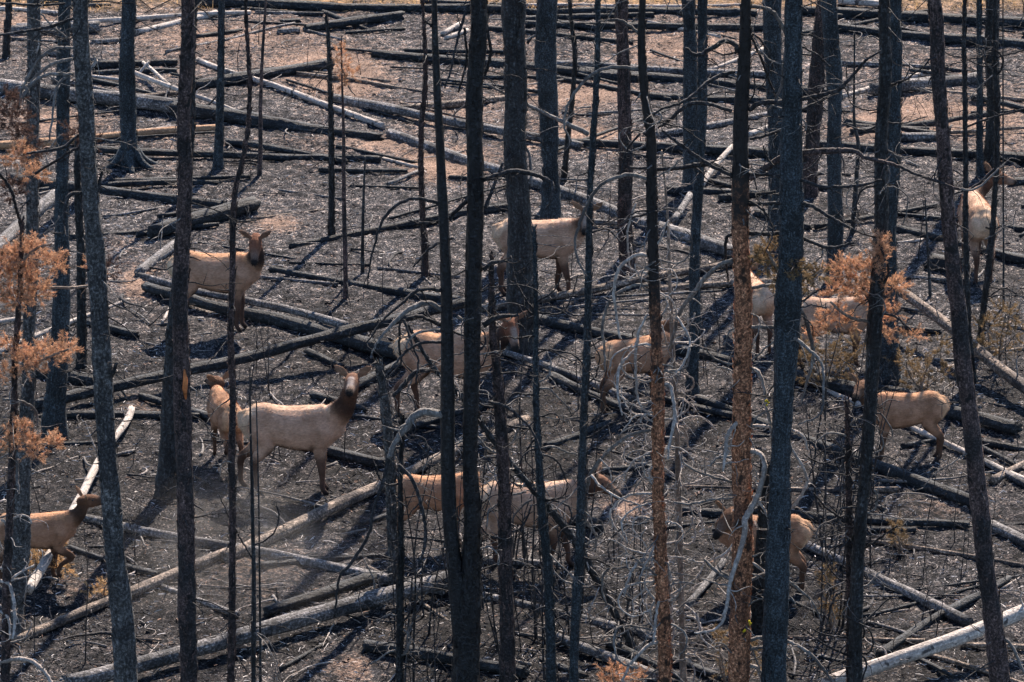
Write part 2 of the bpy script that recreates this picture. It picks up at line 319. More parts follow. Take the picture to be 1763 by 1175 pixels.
# ---------------------------------------------------------------- fallen logs: x1 y1 x2 y2 w1 w2 kind lift1 lift2
LOGS = '''
-20 19 100 24 10 8 p|30 48 430 24 10 8 p|12 60 172 55 17 20 g|235 61 372 27 12 12 p|158 76 208 72 9 8 g|20 70 106 72 6 5 g|160 118 305 110 13 11 c|160 130 305 127 10 9 c|150 134 216 141 6 5 p
238 137 412 198 10 7 p 6|252 117 302 160 6 6 p 4 2|238 134 263 116 5 5 p 1 5|-15 156 305 196 26 26 g|300 200 655 243 30 14 c|335 155 572 117 18 20 c|340 106 660 222 9 11 p|320 10 905 24 16 16 c|440 23 556 27 7 6 g
525 53 692 33 14 16 c|482 39 517 38 9 10 c|478 58 516 55 9 10 g|640 98 1110 140 15 17 c|1000 128 1425 166 15 14 c|955 116 1335 133 13 12 g|576 175 1000 257 17 14 g|671 236 1272 449 17 25 g|165 263 655 281 13 12 c
-10 258 375 224 15 13 t|200 232 335 214 5 5 p|22 312 386 360 17 17 c|262 412 438 362 26 28 c|235 409 300 401 9 9 c|-22 447 97 344 22 26 g|178 376 282 357 5 5 g|500 427 905 358 10 15 c
465 467 812 528 10 18 c|440 479 582 493 7 6 g|498 454 636 458 4 5 c|650 463 792 479 5 5 g|236 476 602 572 11 15 g 0 3|250 501 705 624 17 27 c|238 475 302 427 16 18 g|60 706 812 532 19 18 c 0 7|800 540 1305 451 13 13 b
1120 506 1335 488 12 11 b|925 555 1275 633 17 19 c|868 611 1092 694 11 12 g|955 636 1265 722 9 12 c|1200 690 1682 879 15 23 c|1352 654 1484 684 24 25 c|1418 671 1790 840 8 11 p|1560 702 1750 751 22 25 c
1690 612 1790 600 7 7 b|1378 623 1645 620 6 6 g|1690 775 1790 825 9 9 c|1688 796 1790 852 12 12 g|1708 914 1795 957 19 22 g|1490 935 1790 982 8 10 b|1280 843 1546 848 9 10 b|1270 886 1668 910 15 13 c
1385 943 1668 1082 15 20 g|1415 1192 1800 1035 26 24 p 0 9|1355 1100 1592 1105 8 9 b|1490 1074 1582 1101 6 6 g|1655 1115 1790 1121 9 11 b|1722 1016 1790 972 4 5 p|20 1108 392 958 15 19 b|383 966 905 727 22 17 b
143 897 765 1023 14 20 g 0 0|118 1182 800 1000 27 31 g 2 2|458 1063 642 1000 18 22 c|60 1019 228 708 17 12 w 5 1|-12 616 222 516 12 5 p|-10 560 38 553 8 8 p|150 560 237 582 12 12 c|60 645 170 664 21 22 c
242 688 666 806 12 20 c|590 718 782 742 8 8 c|98 766 172 765 8 8 c|180 790 232 778 6 6 g|120 944 272 995 9 11 c|272 1012 410 1065 10 11 g|628 1120 905 1167 20 22 c|818 1030 1132 1101 15 18 g
944 1098 1132 1174 17 19 g|1180 1051 1246 970 13 11 g|938 880 1034 915 19 22 c|1158 842 1272 843 6 5 b|1172 884 1262 891 15 15 c|905 12 1292 10 6 6 p|904 24 1302 28 12 13 c|905 46 1335 52 12 12 c
1380 24 1790 48 15 19 c|1440 54 1790 87 14 18 c|1444 12 1516 12 13 12 p|1440 112 1612 120 9 9 g|1550 141 1608 130 10 12 p|1500 165 1686 142 22 22 g|1445 171 1506 152 9 10 p|1458 218 1600 226 10 9 c
1400 255 1790 283 14 17 c|1546 243 1616 242 15 15 g|1110 168 1348 181 13 14 c|1125 236 1332 200 11 12 g|983 250 1335 271 13 17 c|1205 326 1258 262 11 8 p 0 4|1287 236 1334 221 11 11 p|1216 122 1314 89 6 7 p
1158 387 1186 344 12 11 g 1 3|1545 399 1790 461 13 18 c|1546 372 1790 402 7 9 c|1602 462 1655 472 32 34 c|1532 477 1628 487 7 7 g|1540 420 1590 414 5 6 p|900 537 1122 519 4 4 g 1 1|938 548 1132 544 4 4 g 1 1|958 523 1242 505 5 5 g 1 1
660 272 720 290 6 5 p|667 322 720 299 7 6 g|602 322 724 327 4 4 c|698 178 806 177 4 4 p|762 62 792 47 9 9 p|768 68 805 56 8 8 p|1525 508 1800 706 16 23 l 10 2|690 180 1010 262 5 4 b|760 145 862 155 5 5 c
480 1158 560 1110 7 6 c|350 760 560 770 5 6 c|930 1140 1010 1170 9 11 c|1560 1020 1720 1000 5 5 c|1180 1090 1260 1098 7 7 g|1130 912 1230 902 6 5 c|1010 200 1110 190 5 5 g|480 330 590 345 4 4 g|700 860 800 845 12 13 c|1400 1130 1500 1150 7 8 c
1560 1130 1640 1170 8 8 c|280 560 300 520 6 7 w|620 905 770 862 9 9 c|1700 560 1790 575 6 6 g|1560 690 1690 705 5 5 g|60 330 150 318 8 8 c|820 455 880 470 6 6 g|1090 620 1180 600 5 5 g'''
NAMES = {'c': ('charred black', 'logchar'), 'g': ('weathered grey', 'loggrey'), 'p': ('bleached pale', 'logpale'), 'b': ('scorched brown', 'logbrown'), 't': ('peeled orange-tan', 'tanlog'), 'w': ('white bare', 'logpale'), 'l': ('pale barked', 'logbrown')}
def axis_matrix(p, d):
    return Matrix.Translation(Vector(p)) @ Vector(d).to_track_quat('Z', 'Y').to_matrix().to_4x4()
def make_log(x1, y1, x2, y2, w1, w2, k, l1=0, l2=0):
    A = at(x1, y1); B = at(x2, y2); ra = w1 / 2 / ppm(A); rb = w2 / 2 / ppm(B)
    u = .022                                                      # lift units
    A[2] += ra * .78 + l1 * u * 3; B[2] += rb * .78 + l2 * u * 3
    if l1 or l2:                                                   # keep the picture position of lifted ends
        for P_, l in ((A, l1), (B, l2)):
            P_[1] -= l * u * 3 / math.tan(PITCH) * .9
    L = np.linalg.norm(B - A); n = max(6, int(L / .18)); t = np.linspace(0, 1, n)
    P = A[None] * (1 - t)[:, None] + B[None] * t[:, None]
    side = np.array([-(B - A)[1], (B - A)[0], 0]) / L; ph = rng.random() * 90
    P += side[None] * ((vnoise(t * L * .45 + ph, t * 0 + 3, 9) - .5) * min(.16, L * .03))[:, None] * (np.sin(np.pi * t) ** .5)[:, None]
    P[:, 2] += (vnoise(t * L * .6 + ph, t * 0 + 9, 10) - .5) * .05
    r = ra * (1 - t) + rb * t
    name, m = NAMES[k]; ww = (w1 + w2) / 2
    size = 'stout' if ww > 17 else ('slim' if ww > 8 else 'thin')
    dx, dy = x2 - x1, y2 - y1; s = 'lying level' if abs(dy) < .07 * abs(dx) else ('sloping down rightward' if dy > 0 else 'rising to the right')
    lab = auto_label(f'{name} {size} {"log" if ww > 5.5 else "pole"} {s}', (x1 + x2) / 2, (y1 + y2) / 2)
    mw = axis_matrix(A, (B - A)); root = bpy.data.objects.new('fallen_log' if ww > 5.5 else 'fallen_pole', None); C.objects.link(root); root.matrix_world = mw
    tag(root, lab, 'log', 'burnt logs lying on the ground')
    mb = MB(); add_tube(mb, P, r, 14 if ww > 9 else 8, rough=.16 if k == 'c' else .09, jag=ra * .9)
    mb.build('trunk', M[m], root, M=mw)
    nb = int(min(6, L * .8)) if ww > 7 else 0
    T = (B - A) / L
    for _ in range(nb):
        f = random.uniform(.08, .95); c = A * (1 - f) + B * f; a = random.uniform(-.3, 1) * math.pi
        dv = side * math.cos(a) + np.array([0, 0, 1]) * abs(math.sin(a)) + T * random.uniform(-.4, .6); dv /= np.linalg.norm(dv)
        ll = random.choice([.12, .2, .35, .6]) * random.uniform(.6, 1.3); rr = ra * random.uniform(.12, .22)
        pts = [c + dv * ra * .5]; d2 = dv.copy()
        for q in range(4): d2 = d2 + rng.normal(0, .25, 3); d2 /= np.linalg.norm(d2); pts.append(pts[-1] + d2 * (ll / 4 + ra * .15))
        for p_ in pts: p_[2] = max(p_[2], .02)
        mb = MB(); add_tube(mb, catmull(pts, 3), np.linspace(rr, rr * .35, 13)[:len(catmull(pts, 3))], 5, cap=True)
        mb.build('branch_stub', M[{'c': 'darkbranch', 'p': 'palebranch', 'w': 'palebranch'}.get(k, 'greybranch')], root, M=mw)
    return root
for line in LOGS.strip().replace('\n', '|').split('|'):
    s = line.split(); v = [float(q) for q in s[:6]]; make_log(*v, s[6], *[float(q) for q in s[7:]])

gl = random.Random(4); want = [(0, 1763, 2, 150, 46), (0, 1763, 150, 420, 34), (1480, 1763, 380, 1150, 14), (0, 700, 580, 1150, 12), (820, 1480, 560, 1150, 16)]
for (x0, x1, y0, y1, c) in want:
    for _ in range(c):
        x, y = gl.uniform(x0, x1), gl.uniform(y0, y1); L_ = gl.uniform(50, 260); a = gl.gauss(.04, .16 if y < 400 else .3); k = gl.choice('cccccgb' if y > 100 else 'ccccgp'); w_ = gl.choice((4, 5, 6, 7, 9, 11, 14)) * (1 if y > 150 else .8)
        try: make_log(x, y, x + L_, y + L_ * a, w_ * 1.1, w_ * .8, k)
        except ValueError: pass

# ---------------------------------------------------------------- standing trees
def taper_pts(poly, Y0, Y1=None, ext=None):
    pts, rad = [], []
    for (x, y, w_) in poly:
        p = PY(x, y, Y0); pts.append(p); rad.append(w_ / 2 / ppm(p))
    return pts, rad
def resample(P, r, step):
    P = np.asarray(P); Q = catmull(P, 6); rr = np.interp(np.linspace(0, 1, len(Q)), np.linspace(0, 1, len(P)), r)
    s = np.concatenate([[0], np.cumsum(np.linalg.norm(np.diff(Q, axis=0), axis=1))]); n = max(4, int(s[-1] / step)); u = np.linspace(0, s[-1], n)
    return np.stack([np.interp(u, s, Q[:, k]) for k in range(3)], -1), np.interp(u, s, rr)
def branch(root, mw, Y0, poly, m, name='branch', swing=None, twigs=0, seed=None):
    g = random.Random(seed if seed is not None else int(poly[0][0] * 7 + poly[0][1] * 13))
    sc = ppm(PY(poly[0][0], poly[0][1], Y0)); pts = []; rad = []; d = 0
    sw = g.uniform(-.6, .6) if swing is None else swing
    for i, (x, y, w_) in enumerate(poly):
        if i: d += math.hypot(x - poly[i - 1][0], y - poly[i - 1][1]) / sc
        p = PY(x, y, Y0 + sw * d - (0.0 if i else 0)); pts.append(p); rad.append(w_ / 2 / sc)
    Q, rr = resample(pts, rad, .04); Q[1:] += rng.normal(0, .004, Q[1:].shape)
    mb = MB(); add_tube(mb, Q, rr, 6, rough=.15)
    for _ in range(twigs):
        i = g.randrange(len(Q) // 4, len(Q)); dv = np.array([g.gauss(0, 1), g.gauss(0, 1), g.gauss(-.1, .7)]); dv /= np.linalg.norm(dv)
        pp = [Q[i]]; ll = g.uniform(.12, .45)
        for q in range(5): dv = dv + np.array([g.gauss(0, .3), g.gauss(0, .3), g.gauss(-.05, .3)]); dv /= np.linalg.norm(dv); pp.append(pp[-1] + dv * ll / 5)
        add_tube(mb, catmull(pp, 2), np.linspace(max(.004, rr[i] * .45), .003, 11), 4)
    return mb.build(name, M[m], root, M=mw)
TREES = {}
def tree(key, name, m, poly, label, h=None, stubs=8, bm='darkbranch', flare=1.25, lean=0, second=None, cat='tree', up=True, brcap=None):
    bx, by, bw = poly[-1]; G = at(bx, by); Y0 = G[1]
    pts, rad = taper_pts(poly, Y0); pts[-1] = G - np.array([0, 0, .05])
    alive_top = poly[0][1] <= 5 and h is None
    if alive_top:                                                   # carries on above the picture
        d = pts[0] - pts[1]; d /= np.linalg.norm(d); d = d * .5 + np.array([0, 0, .5]); d /= np.linalg.norm(d)
        hh = min(13.0, 6 + rad[-1] * 2 * 45) ; z0 = pts[0][2]; need = max(1.5, hh - z0) ; ex = []; er = []
        for f in (1, .66, .33): ex.append(pts[0] + d * need * f + np.array([random.uniform(-.1, .1), random.uniform(-.1, .1), 0])); er.append(rad[0] * (1 - f * .75))
        pts = ex + pts; rad = er + rad
    pts = pts[::-1]; rad = rad[::-1]
    root = bpy.data.objects.new(name, None); C.objects.link(root); mw = Matrix.Translation(Vector(G)); root.matrix_world = mw
    tag(root, label, cat, 'burnt tree trunks standing in the clearing')
    P, r = resample(pts, rad, .06); s = np.linspace(0, 1, len(P)); ph = rng.random() * 90
    amp = min(.03, r[0] * .25); P[:, 0] += (vnoise(P[:, 2] * .9 + ph, P[:, 2] * 0, 13) - .5) * amp * 2 * (P[:, 2] - P[0, 2] > .2)
    zz = P[:, 2] - P[0, 2]; r = r * (1 + (flare - 1) * np.exp(-zz / .22)); r *= 1 + .07 * (vnoise(zz * 2.3 + ph, zz * 0 + 1, 14) - .5)
    mb = MB(); add_tube(mb, P, r, 20 if poly[-1][2] > 14 else 8, rough=.15, jag=r[-1] * 2 if not alive_top else 0)
    mb.build('trunk', M[m], root, M=mw)
    if poly[-1][2] > 9 and m not in ('tanbranch',):
        gf = np.random.default_rng(int(bx)); ok = np.array([i for i in range(len(P)) if -20 < px_of(P[i])[1] < 1200]); k = int(min(900, 26 * len(ok) * (poly[-1][2] / 25) ** .7))
        if len(ok) and k:
            T, Nf, Bf = frames(P); i = gf.choice(ok, k); a = gf.uniform(0, 6.283, k); rad_d = np.cos(a)[:, None] * Nf[i] + np.sin(a)[:, None] * Bf[i]; tan_d = -np.sin(a)[:, None] * Nf[i] + np.cos(a)[:, None] * Bf[i]
            c = P[i] + rad_d * (r[i] * 1.0)[:, None] + T[i] * gf.uniform(-.06, .06, k)[:, None]; hh_ = gf.uniform(.015, .06, k)[:, None]; ww_ = gf.uniform(.006, .018, k)[:, None]; li = gf.uniform(.004, .02, k)[:, None]
            if len(ok) < 400 and m in ('rustmid', 'rusttop', 'rust'): ww_ *= 1.2
            fv = np.stack([c - T[i] * hh_ - tan_d * ww_, c - T[i] * hh_ + tan_d * ww_, c + T[i] * hh_ + tan_d * ww_ * .7 + rad_d * li, c + T[i] * hh_ - tan_d * ww_ * .8 + rad_d * li * 1.3], 1).reshape(-1, 3)
            fb = MB(); fb.add(fv, np.arange(k)[:, None] * 4 + np.array([[0, 1, 2, 3]])); fb.build('bark_flakes', M[m], root, M=mw, smooth=False)['kind'] = 'stuff'
    if second:
        p2, r2 = taper_pts(second, Y0); d = np.array([0, .0, 1.]); p2 = [p2[0] + d * 6 + np.array([.3, 0, 0]), p2[0] + d * 3] + p2; r2 = [r2[0] * .4, r2[0] * .7] + r2
        Q, q = resample(p2[::-1], r2[::-1], .12); mb = MB(); add_tube(mb, Q, q, 18, rough=.15); mb.build('trunk', M[m], root, M=mw)
    TREES[key] = (root, mw, Y0)
    if flare > 1.5:
        for a in (2.6, 3.6, .2, 4.9, 5.8):
            dv = np.array([math.cos(a), math.sin(a), 0]); rr0 = r[0] * .35; q = [G + dv * r[0] * .4 + [0, 0, .3], G + dv * r[0] * 1.0 + [0, 0, .1], G + dv * r[0] * 1.9 + [0, 0, -.02]]
            mb = MB(); add_tube(mb, catmull(q, 4), np.linspace(rr0, rr0 * .4, 9), 7, rough=.1); mb.build('root', M[m], root, M=mw)
    # short dead stubs and thin whippy branches in the visible part
    tot = len(P); g = random.Random(hash(key) % 9999 if isinstance(key, int) else sum(map(ord, str(key))))
    vis = [i for i in range(tot) if -10 < px_of(P[i])[1] < 1190 and zz[i] > .25]
    for k in range(int(stubs * 2.0)):
        if not vis: break
        i = g.choice(vis); a = g.uniform(0, 6.283); dv = np.array([math.cos(a), math.sin(a), g.uniform(-.5, .25)]); dv /= np.linalg.norm(dv)
        long_ = g.random() < .45; ll = g.uniform(.25, .8) if long_ else g.uniform(.06, .2); rr = min(r[i] * .3, .012 if long_ else .016)
        pp = [P[i] + dv * r[i] * .6]
        for q in range(5): dv = dv + np.array([g.gauss(0, .16), g.gauss(0, .16), g.gauss(-.06, .18)]); dv /= np.linalg.norm(dv); pp.append(pp[-1] + dv * (ll / 5 + r[i] * .1))
        Q = catmull(pp, 3); mb = MB(); add_tube(mb, Q, np.linspace(rr, rr * .3, len(Q)), 5)
        if long_:
            for _ in range(g.randrange(2, 8)):
                j = g.randrange(4, len(Q)); d2 = dv + np.array([g.gauss(0, .8), g.gauss(0, .8), g.gauss(0, .7)]); d2 /= np.linalg.norm(d2)
                add_tube(mb, [Q[j], Q[j] + d2 * .1, Q[j] + d2 * .18 + [0, 0, g.uniform(-.05, .06)]], [rr * .5, rr * .4, .002], 4)
        mb.build('branch', M[bm if not long_ or g.random() < .7 else 'greybranch'], root, M=mw)
    if alive_top and up:                                            # limbs above the frame: they cast the broken shade
        mb = MB(); lo = max(3.2, PY(poly[0][0], -25, Y0)[2])
        for k in range(26 if rad[0] > .05 else 10):
            f = g.random(); z = lo + f * (P[-1, 2] - lo - .2)
            if z > P[-1, 2] - .1 or z < lo: continue
            i = int(np.argmin(abs(P[:, 2] - z))); a = g.uniform(0, 6.283); ll = g.uniform(.5, 1.5); dv = np.array([math.cos(a), math.sin(a), g.uniform(-.4, .2)])
            q = [P[i], P[i] + dv * ll * .5, P[i] + dv * ll + [0, 0, g.uniform(-.3, .1)]]; add_tube(mb, catmull(q, 4), np.linspace(.016, .005, 9), 4)
            for _ in range(3):
                e = dv * g.uniform(.3, 1) * ll; d2 = np.array([g.gauss(0, .3), g.gauss(0, .3), g.gauss(0, .2)]); add_tube(mb, [P[i] + e, P[i] + e + d2 * .5, P[i] + e + d2], [.006, .005, .003], 4)
        if mb.n: mb.build('upper_branch', M[bm], root, M=mw)['kind'] = 'stuff'
    return root
def T_(*a, **k): return tree(*a, **k)
ST = 'burnt_tree'
T_(1, ST, 'grey', [(58, 0, 22), (56, 200, 22), (54, 400, 21), (48, 650, 24), (38, 850, 30), (24, 1092, 36)], 'scarred grey trunk with a split face, nearest the left edge', stubs=14)
T_(2, ST, 'teal', [(112, 0, 22), (110, 200, 22), (106, 420, 25), (100, 600, 30), (92, 752, 42)], 'grey-blue trunk with widening base, second from the left edge', stubs=10)
T_(3, ST, 'grey', [(138, 0, 26), (145, 200, 28), (163, 400, 30), (180, 650, 32), (193, 850, 34), (206, 1040, 36), (218, 1290, 40)], 'thick grey trunk leaning left at its top, front left', stubs=16)
T_(4, ST, 'teal', [(220, 0, 24), (221, 120, 26), (223, 285, 30)], 'smooth blue-black trunk with flared roots at upper left', flare=1.7, stubs=3)
T_(5, ST, 'plum', [(319, 0, 21), (317, 200, 25), (315, 400, 27), (316, 700, 28), (321, 1000, 29), (323, 1270, 30)], 'tall straight purple-brown trunk with an orange scar, in front of the upper-left elk', stubs=12)
T_(6, ST, 'char', [(334, 0, 12), (326, 200, 15), (312, 400, 20), (298, 600, 27), (287, 854, 36)], 'charred trunk leaning behind the orange-scarred trunk', stubs=6)
T_(7, ST, 'teal', [(381, 0, 10), (379, 150, 12), (376, 291, 15)], 'slender blue-grey trunk above the upper-left elk', stubs=4, flare=1.4)
T_(8, 'burnt_sapling', 'plum', [(424, 0, 4), (430, 136, 6), (424, 240, 7), (404, 345, 9), (399, 480, 10), (396, 594, 11), (401, 700, 11), (399, 900, 12), (397, 1240, 13)], 'thin crooked stem rising past the neck of the upper-left elk', stubs=14)
T_(9, 'burnt_sapling', 'plum', [(458, 0, 4), (450, 150, 6), (447, 302, 8)], 'thin brown stem with a shadow at its foot, top left centre', stubs=5)
T_(10, 'burnt_sapling', 'char', [(561, 28, 3), (567, 90, 6), (569, 200, 8), (571, 408, 11)], 'thin black stem with broken tip below the stout black log', stubs=12)
T_(11, 'burnt_sapling', 'plum', [(588, 62, 2), (590, 150, 4), (592, 300, 7), (595, 514, 9)], 'thin brown stem topped by a rusty needle tuft', stubs=6)
T_(12, 'burnt_sapling', 'char', [(628, 270, 3), (625, 370, 5), (624, 472, 6)], 'short crooked black stem right of the rusty-tufted stem', stubs=6)
T_(13, 'burnt_sapling', 'plum', [(728, 0, 4), (733, 130, 7), (725, 260, 8), (732, 476, 11)], 'thin brown stem left of the forked black tree', stubs=8)
T_(14, ST, 'coal', [(822, 0, 30), (818, 200, 28), (820, 390, 28), (815, 640, 27), (811, 800, 27), (810, 900, 29), (805, 1000, 38), (801, 1100, 44), (800, 1275, 48)], 'coal-black forked tree with twin stems and drooping arched limbs, centre',
   second=[(748, 0, 10), (752, 130, 13), (758, 250, 15), (768, 480, 20), (770, 640, 23), (771, 800, 24), (774, 900, 25), (786, 1000, 28), (796, 1110, 30)], stubs=16)
T_(15, ST, 'char', [(886, 0, 38), (888, 200, 37), (893, 400, 40), (897, 604, 46)], 'broad black and grey trunk hiding the middle of the far centre elk', stubs=14)
T_(16, ST, 'teal', [(940, 0, 37), (944, 150, 33), (948, 300, 29), (948, 384, 33)], 'broad smooth blue-grey trunk above the far centre elk', stubs=5)
T_(17, 'burnt_sapling', 'char', [(981, 5, 5), (989, 102, 7), (980, 221, 8), (970, 312, 10)], 'thin wavy dark stem above the far centre elk', stubs=6, up=False)
T_(18, ST, 'teal', [(1027, 0, 8), (1026, 140, 9), (1021, 240, 10), (1016, 340, 11), (1012, 560, 12), (1004, 800, 14), (999, 945, 15), (992, 1047, 16), (986, 1235, 17)], 'slim pole-like trunk crossing the face of the far centre elk', stubs=8)
T_(19, ST, 'plum', [(1071, 0, 21), (1074, 170, 22), (1078, 340, 25), (1080, 482, 28)], 'reddish-brown trunk between the far centre elk and the mottled trunk', stubs=8)
T_(20, ST, 'plum', [(1105, 0, 11), (1110, 136, 14), (1118, 238, 17), (1123, 424, 19), (1127, 540, 19)], 'dark', stubs=0, h=1) if False else None
T_(20, ST, 'rustmid', [(1105, 0, 11), (1110, 136, 14), (1118, 238, 17), (1123, 424, 19), (1127, 560, 19), (1132, 680, 20), (1136, 850, 21), (1142, 1081, 23), (1145, 1260, 24)], 'slim mottled trunk with flaking orange bark and pale curling branches', stubs=18, bm='greybranch')
T_(21, ST, 'teal', [(1188, 0, 22), (1190, 170, 26), (1194, 327, 33)], 'blue-grey trunk with a twin behind it, left of the speckled brown trunk', stubs=6)
T_(22, ST, 'teal', [(1211, 0, 17), (1208, 170, 16), (1201, 340, 17), (1196, 500, 18), (1193, 684, 20)], 'slim blue-grey trunk ending behind the calf at centre right', stubs=6)
T_(23, ST, 'rusttop', [(1283, 0, 17), (1281, 136, 22), (1277, 323, 29), (1276, 424, 29), (1276, 600, 31), (1276, 800, 32), (1275, 1000, 34), (1273, 1265, 36)], 'speckled brown trunk, black at the top, with many pale twisting branches', stubs=10, bm='greybranch')
T_(24, 'burnt_sapling', 'tanbranch', [(1140, 260, 3), (1149, 390, 5), (1152, 492, 6), (1157, 594, 8), (1163, 700, 9), (1168, 850, 10), (1173, 979, 10), (1177, 1220, 12)], 'thin tan stem beside the mottled orange trunk', stubs=24, bm='palebranch')
T_(25, ST, 'teal', [(1368, 0, 28), (1366, 200, 34), (1365, 400, 44), (1356, 560, 42), (1347, 700, 36), (1342, 900, 38), (1334, 1175, 43), (1332, 1275, 44)], 'thickest blue-black trunk, right of the speckled brown trunk', stubs=12)
T_(26, ST, 'teal', [(1330, 0, 30), (1338, 200, 32), (1344, 425, 38)], 'blue-grey trunk tucked behind the thickest trunk', stubs=4)
T_(27, ST, 'coal', [(1318, 800, 14), (1312, 900, 18), (1306, 1085, 26)], 'short coal-black snag between the speckled and the thickest trunks', stubs=4)
T_(28, ST, 'teal', [(1430, 0, 27), (1435, 200, 24), (1437, 486, 27)], 'straight blue-grey trunk left of the orange needle clumps', stubs=8)
T_(29, ST, 'plum', [(1417, 0, 22), (1406, 150, 26), (1399, 240, 24), (1392, 336, 28)], 'purple-brown trunk leaning toward the thickest trunk', stubs=8)
T_(30, ST, 'teal', [(1540, 0, 22), (1538, 200, 25), (1531, 400, 30), (1524, 656, 46)], 'blue-grey trunk with wide black foot behind the reddish calf', stubs=8)
T_(31, ST, 'char', [(1523, 0, 20), (1521, 200, 22), (1515, 400, 24), (1505, 560, 25), (1497, 700, 21), (1489, 820, 20), (1480, 945, 21), (1472, 1150, 22), (1470, 1240, 24)], 'long charred trunk crossing the neck of the reddish calf', stubs=16)
T_(32, 'burnt_sapling', 'plum', [(1458, 690, 6), (1462, 850, 9), (1464, 1100, 11), (1464, 1230, 12)], 'thin dark brown stem just left of the long charred trunk', stubs=22)
T_(33, 'burnt_sapling', 'char', [(1471, 55, 3), (1470, 204, 5), (1477, 250, 7), (1473, 340, 8), (1467, 402, 9)], 'crooked twiggy black stem above the orange needle clumps', stubs=22)
T_(34, ST, 'plum', [(1604, 0, 23), (1611, 68, 23), (1623, 204, 24), (1633, 340, 25), (1653, 560, 28), (1672, 730, 28), (1691, 911, 31), (1708, 1047, 33), (1721, 1150, 35), (1731, 1260, 37)], 'brown trunk leaning across the right side from top to bottom', stubs=12)
T_(35, ST, 'char', [(1661, 0, 6), (1661, 300, 8), (1662, 400, 9), (1667, 560, 10), (1675, 656, 13)], 'pole-thin black trunk left of the upper-right elk', stubs=10)
T_(36, ST, 'teal', [(1687, 0, 8), (1687, 303, 11)], 'pole-thin blue-grey trunk behind the upper-right elk', stubs=4)
T_(37, ST, 'char', [(1707, 0, 23), (1708, 150, 23), (1708, 296, 27)], 'black trunk above the head of the upper-right elk', stubs=12)
T_(38, ST, 'char', [(1713, 0, 7), (1716, 200, 8), (1714, 330, 9), (1706, 420, 10), (1694, 520, 10), (1684, 612, 11)], 'thin black trunk bowing across the upper-right elk', stubs=12)
T_(39, 'burnt_sapling', 'char', [(1727, 0, 2), (1728, 530, 4)], 'wire-thin dark stem near the right edge', stubs=4, up=False)
T_(40, 'burnt_sapling', 'char', [(1592, 340, 3), (1597, 430, 4), (1602, 510, 5)], 'knee-high black stem left of the leaning brown trunk', stubs=4)
T_(41, ST, 'grey', [(653, 625, 13), (664, 700, 17), (672, 790, 17), (677, 900, 16), (680, 1020, 17)], 'broken-topped grey snag right of the raised head of the standing elk', stubs=6)
T_(42, 'burnt_sapling', 'char', [(694, 720, 4), (690, 850, 7), (690, 1000, 10), (686, 1230, 12)], 'thin black stem right of the broken-topped snag', stubs=14)
T_(43, 'burnt_sapling', 'char', [(431, 632, 2), (433, 850, 6), (436, 1000, 8), (437, 1230, 9)], 'thin black stem in front of the rump of the standing elk', stubs=14)
T_(44, 'burnt_sapling', 'char', [(441, 690, 2), (446, 900, 3), (449, 1220, 5)], 'wire-thin stem over the hind leg of the standing elk', stubs=10)
T_(45, ST, 'plum', [(845, 440, 5), (850, 560, 12), (858, 700, 18), (866, 850, 24), (870, 1000, 25), (875, 1255, 27)], 'tapering brown-streaked trunk right of the forked black tree', stubs=14)
T_(46, ST, 'teal', [(921, 390, 5), (922, 526, 7), (923, 640, 9), (927, 809, 12), (935, 911, 16), (944, 1013, 15), (950, 1240, 16)], 'slim dark trunk standing over the shoulder of the walking cow', stubs=14)
T_(47, ST, 'char', [(133, 240, 9), (137, 400, 13), (140, 632, 16)], 'slim charred trunk between two grey trunks at left', stubs=6, h=1)
T_(48, 'burnt_sapling', 'char', [(14, 0, 10), (12, 40, 11), (10, 100, 12)], 'charred trunk foot at the top left corner', stubs=2)
T_(49, ST, 'plum', [(38, 380, 5), (34, 500, 7), (26, 640, 9), (18, 850, 12), (6, 1210, 15)], 'young pine with scorched orange needle clumps at the left edge', stubs=8, bm='tanbranch')
T_(50, 'leaning_dead_tree', 'char', [(700, 560, 4), (745, 632, 7), (800, 690, 9), (872, 788, 10), (938, 867, 12), (996, 945, 13), (1070, 1074, 13), (1094, 1118, 14)], 'thin dead tree leaning left onto the forked black tree', stubs=26, bm='palebranch', flare=1, h=1)

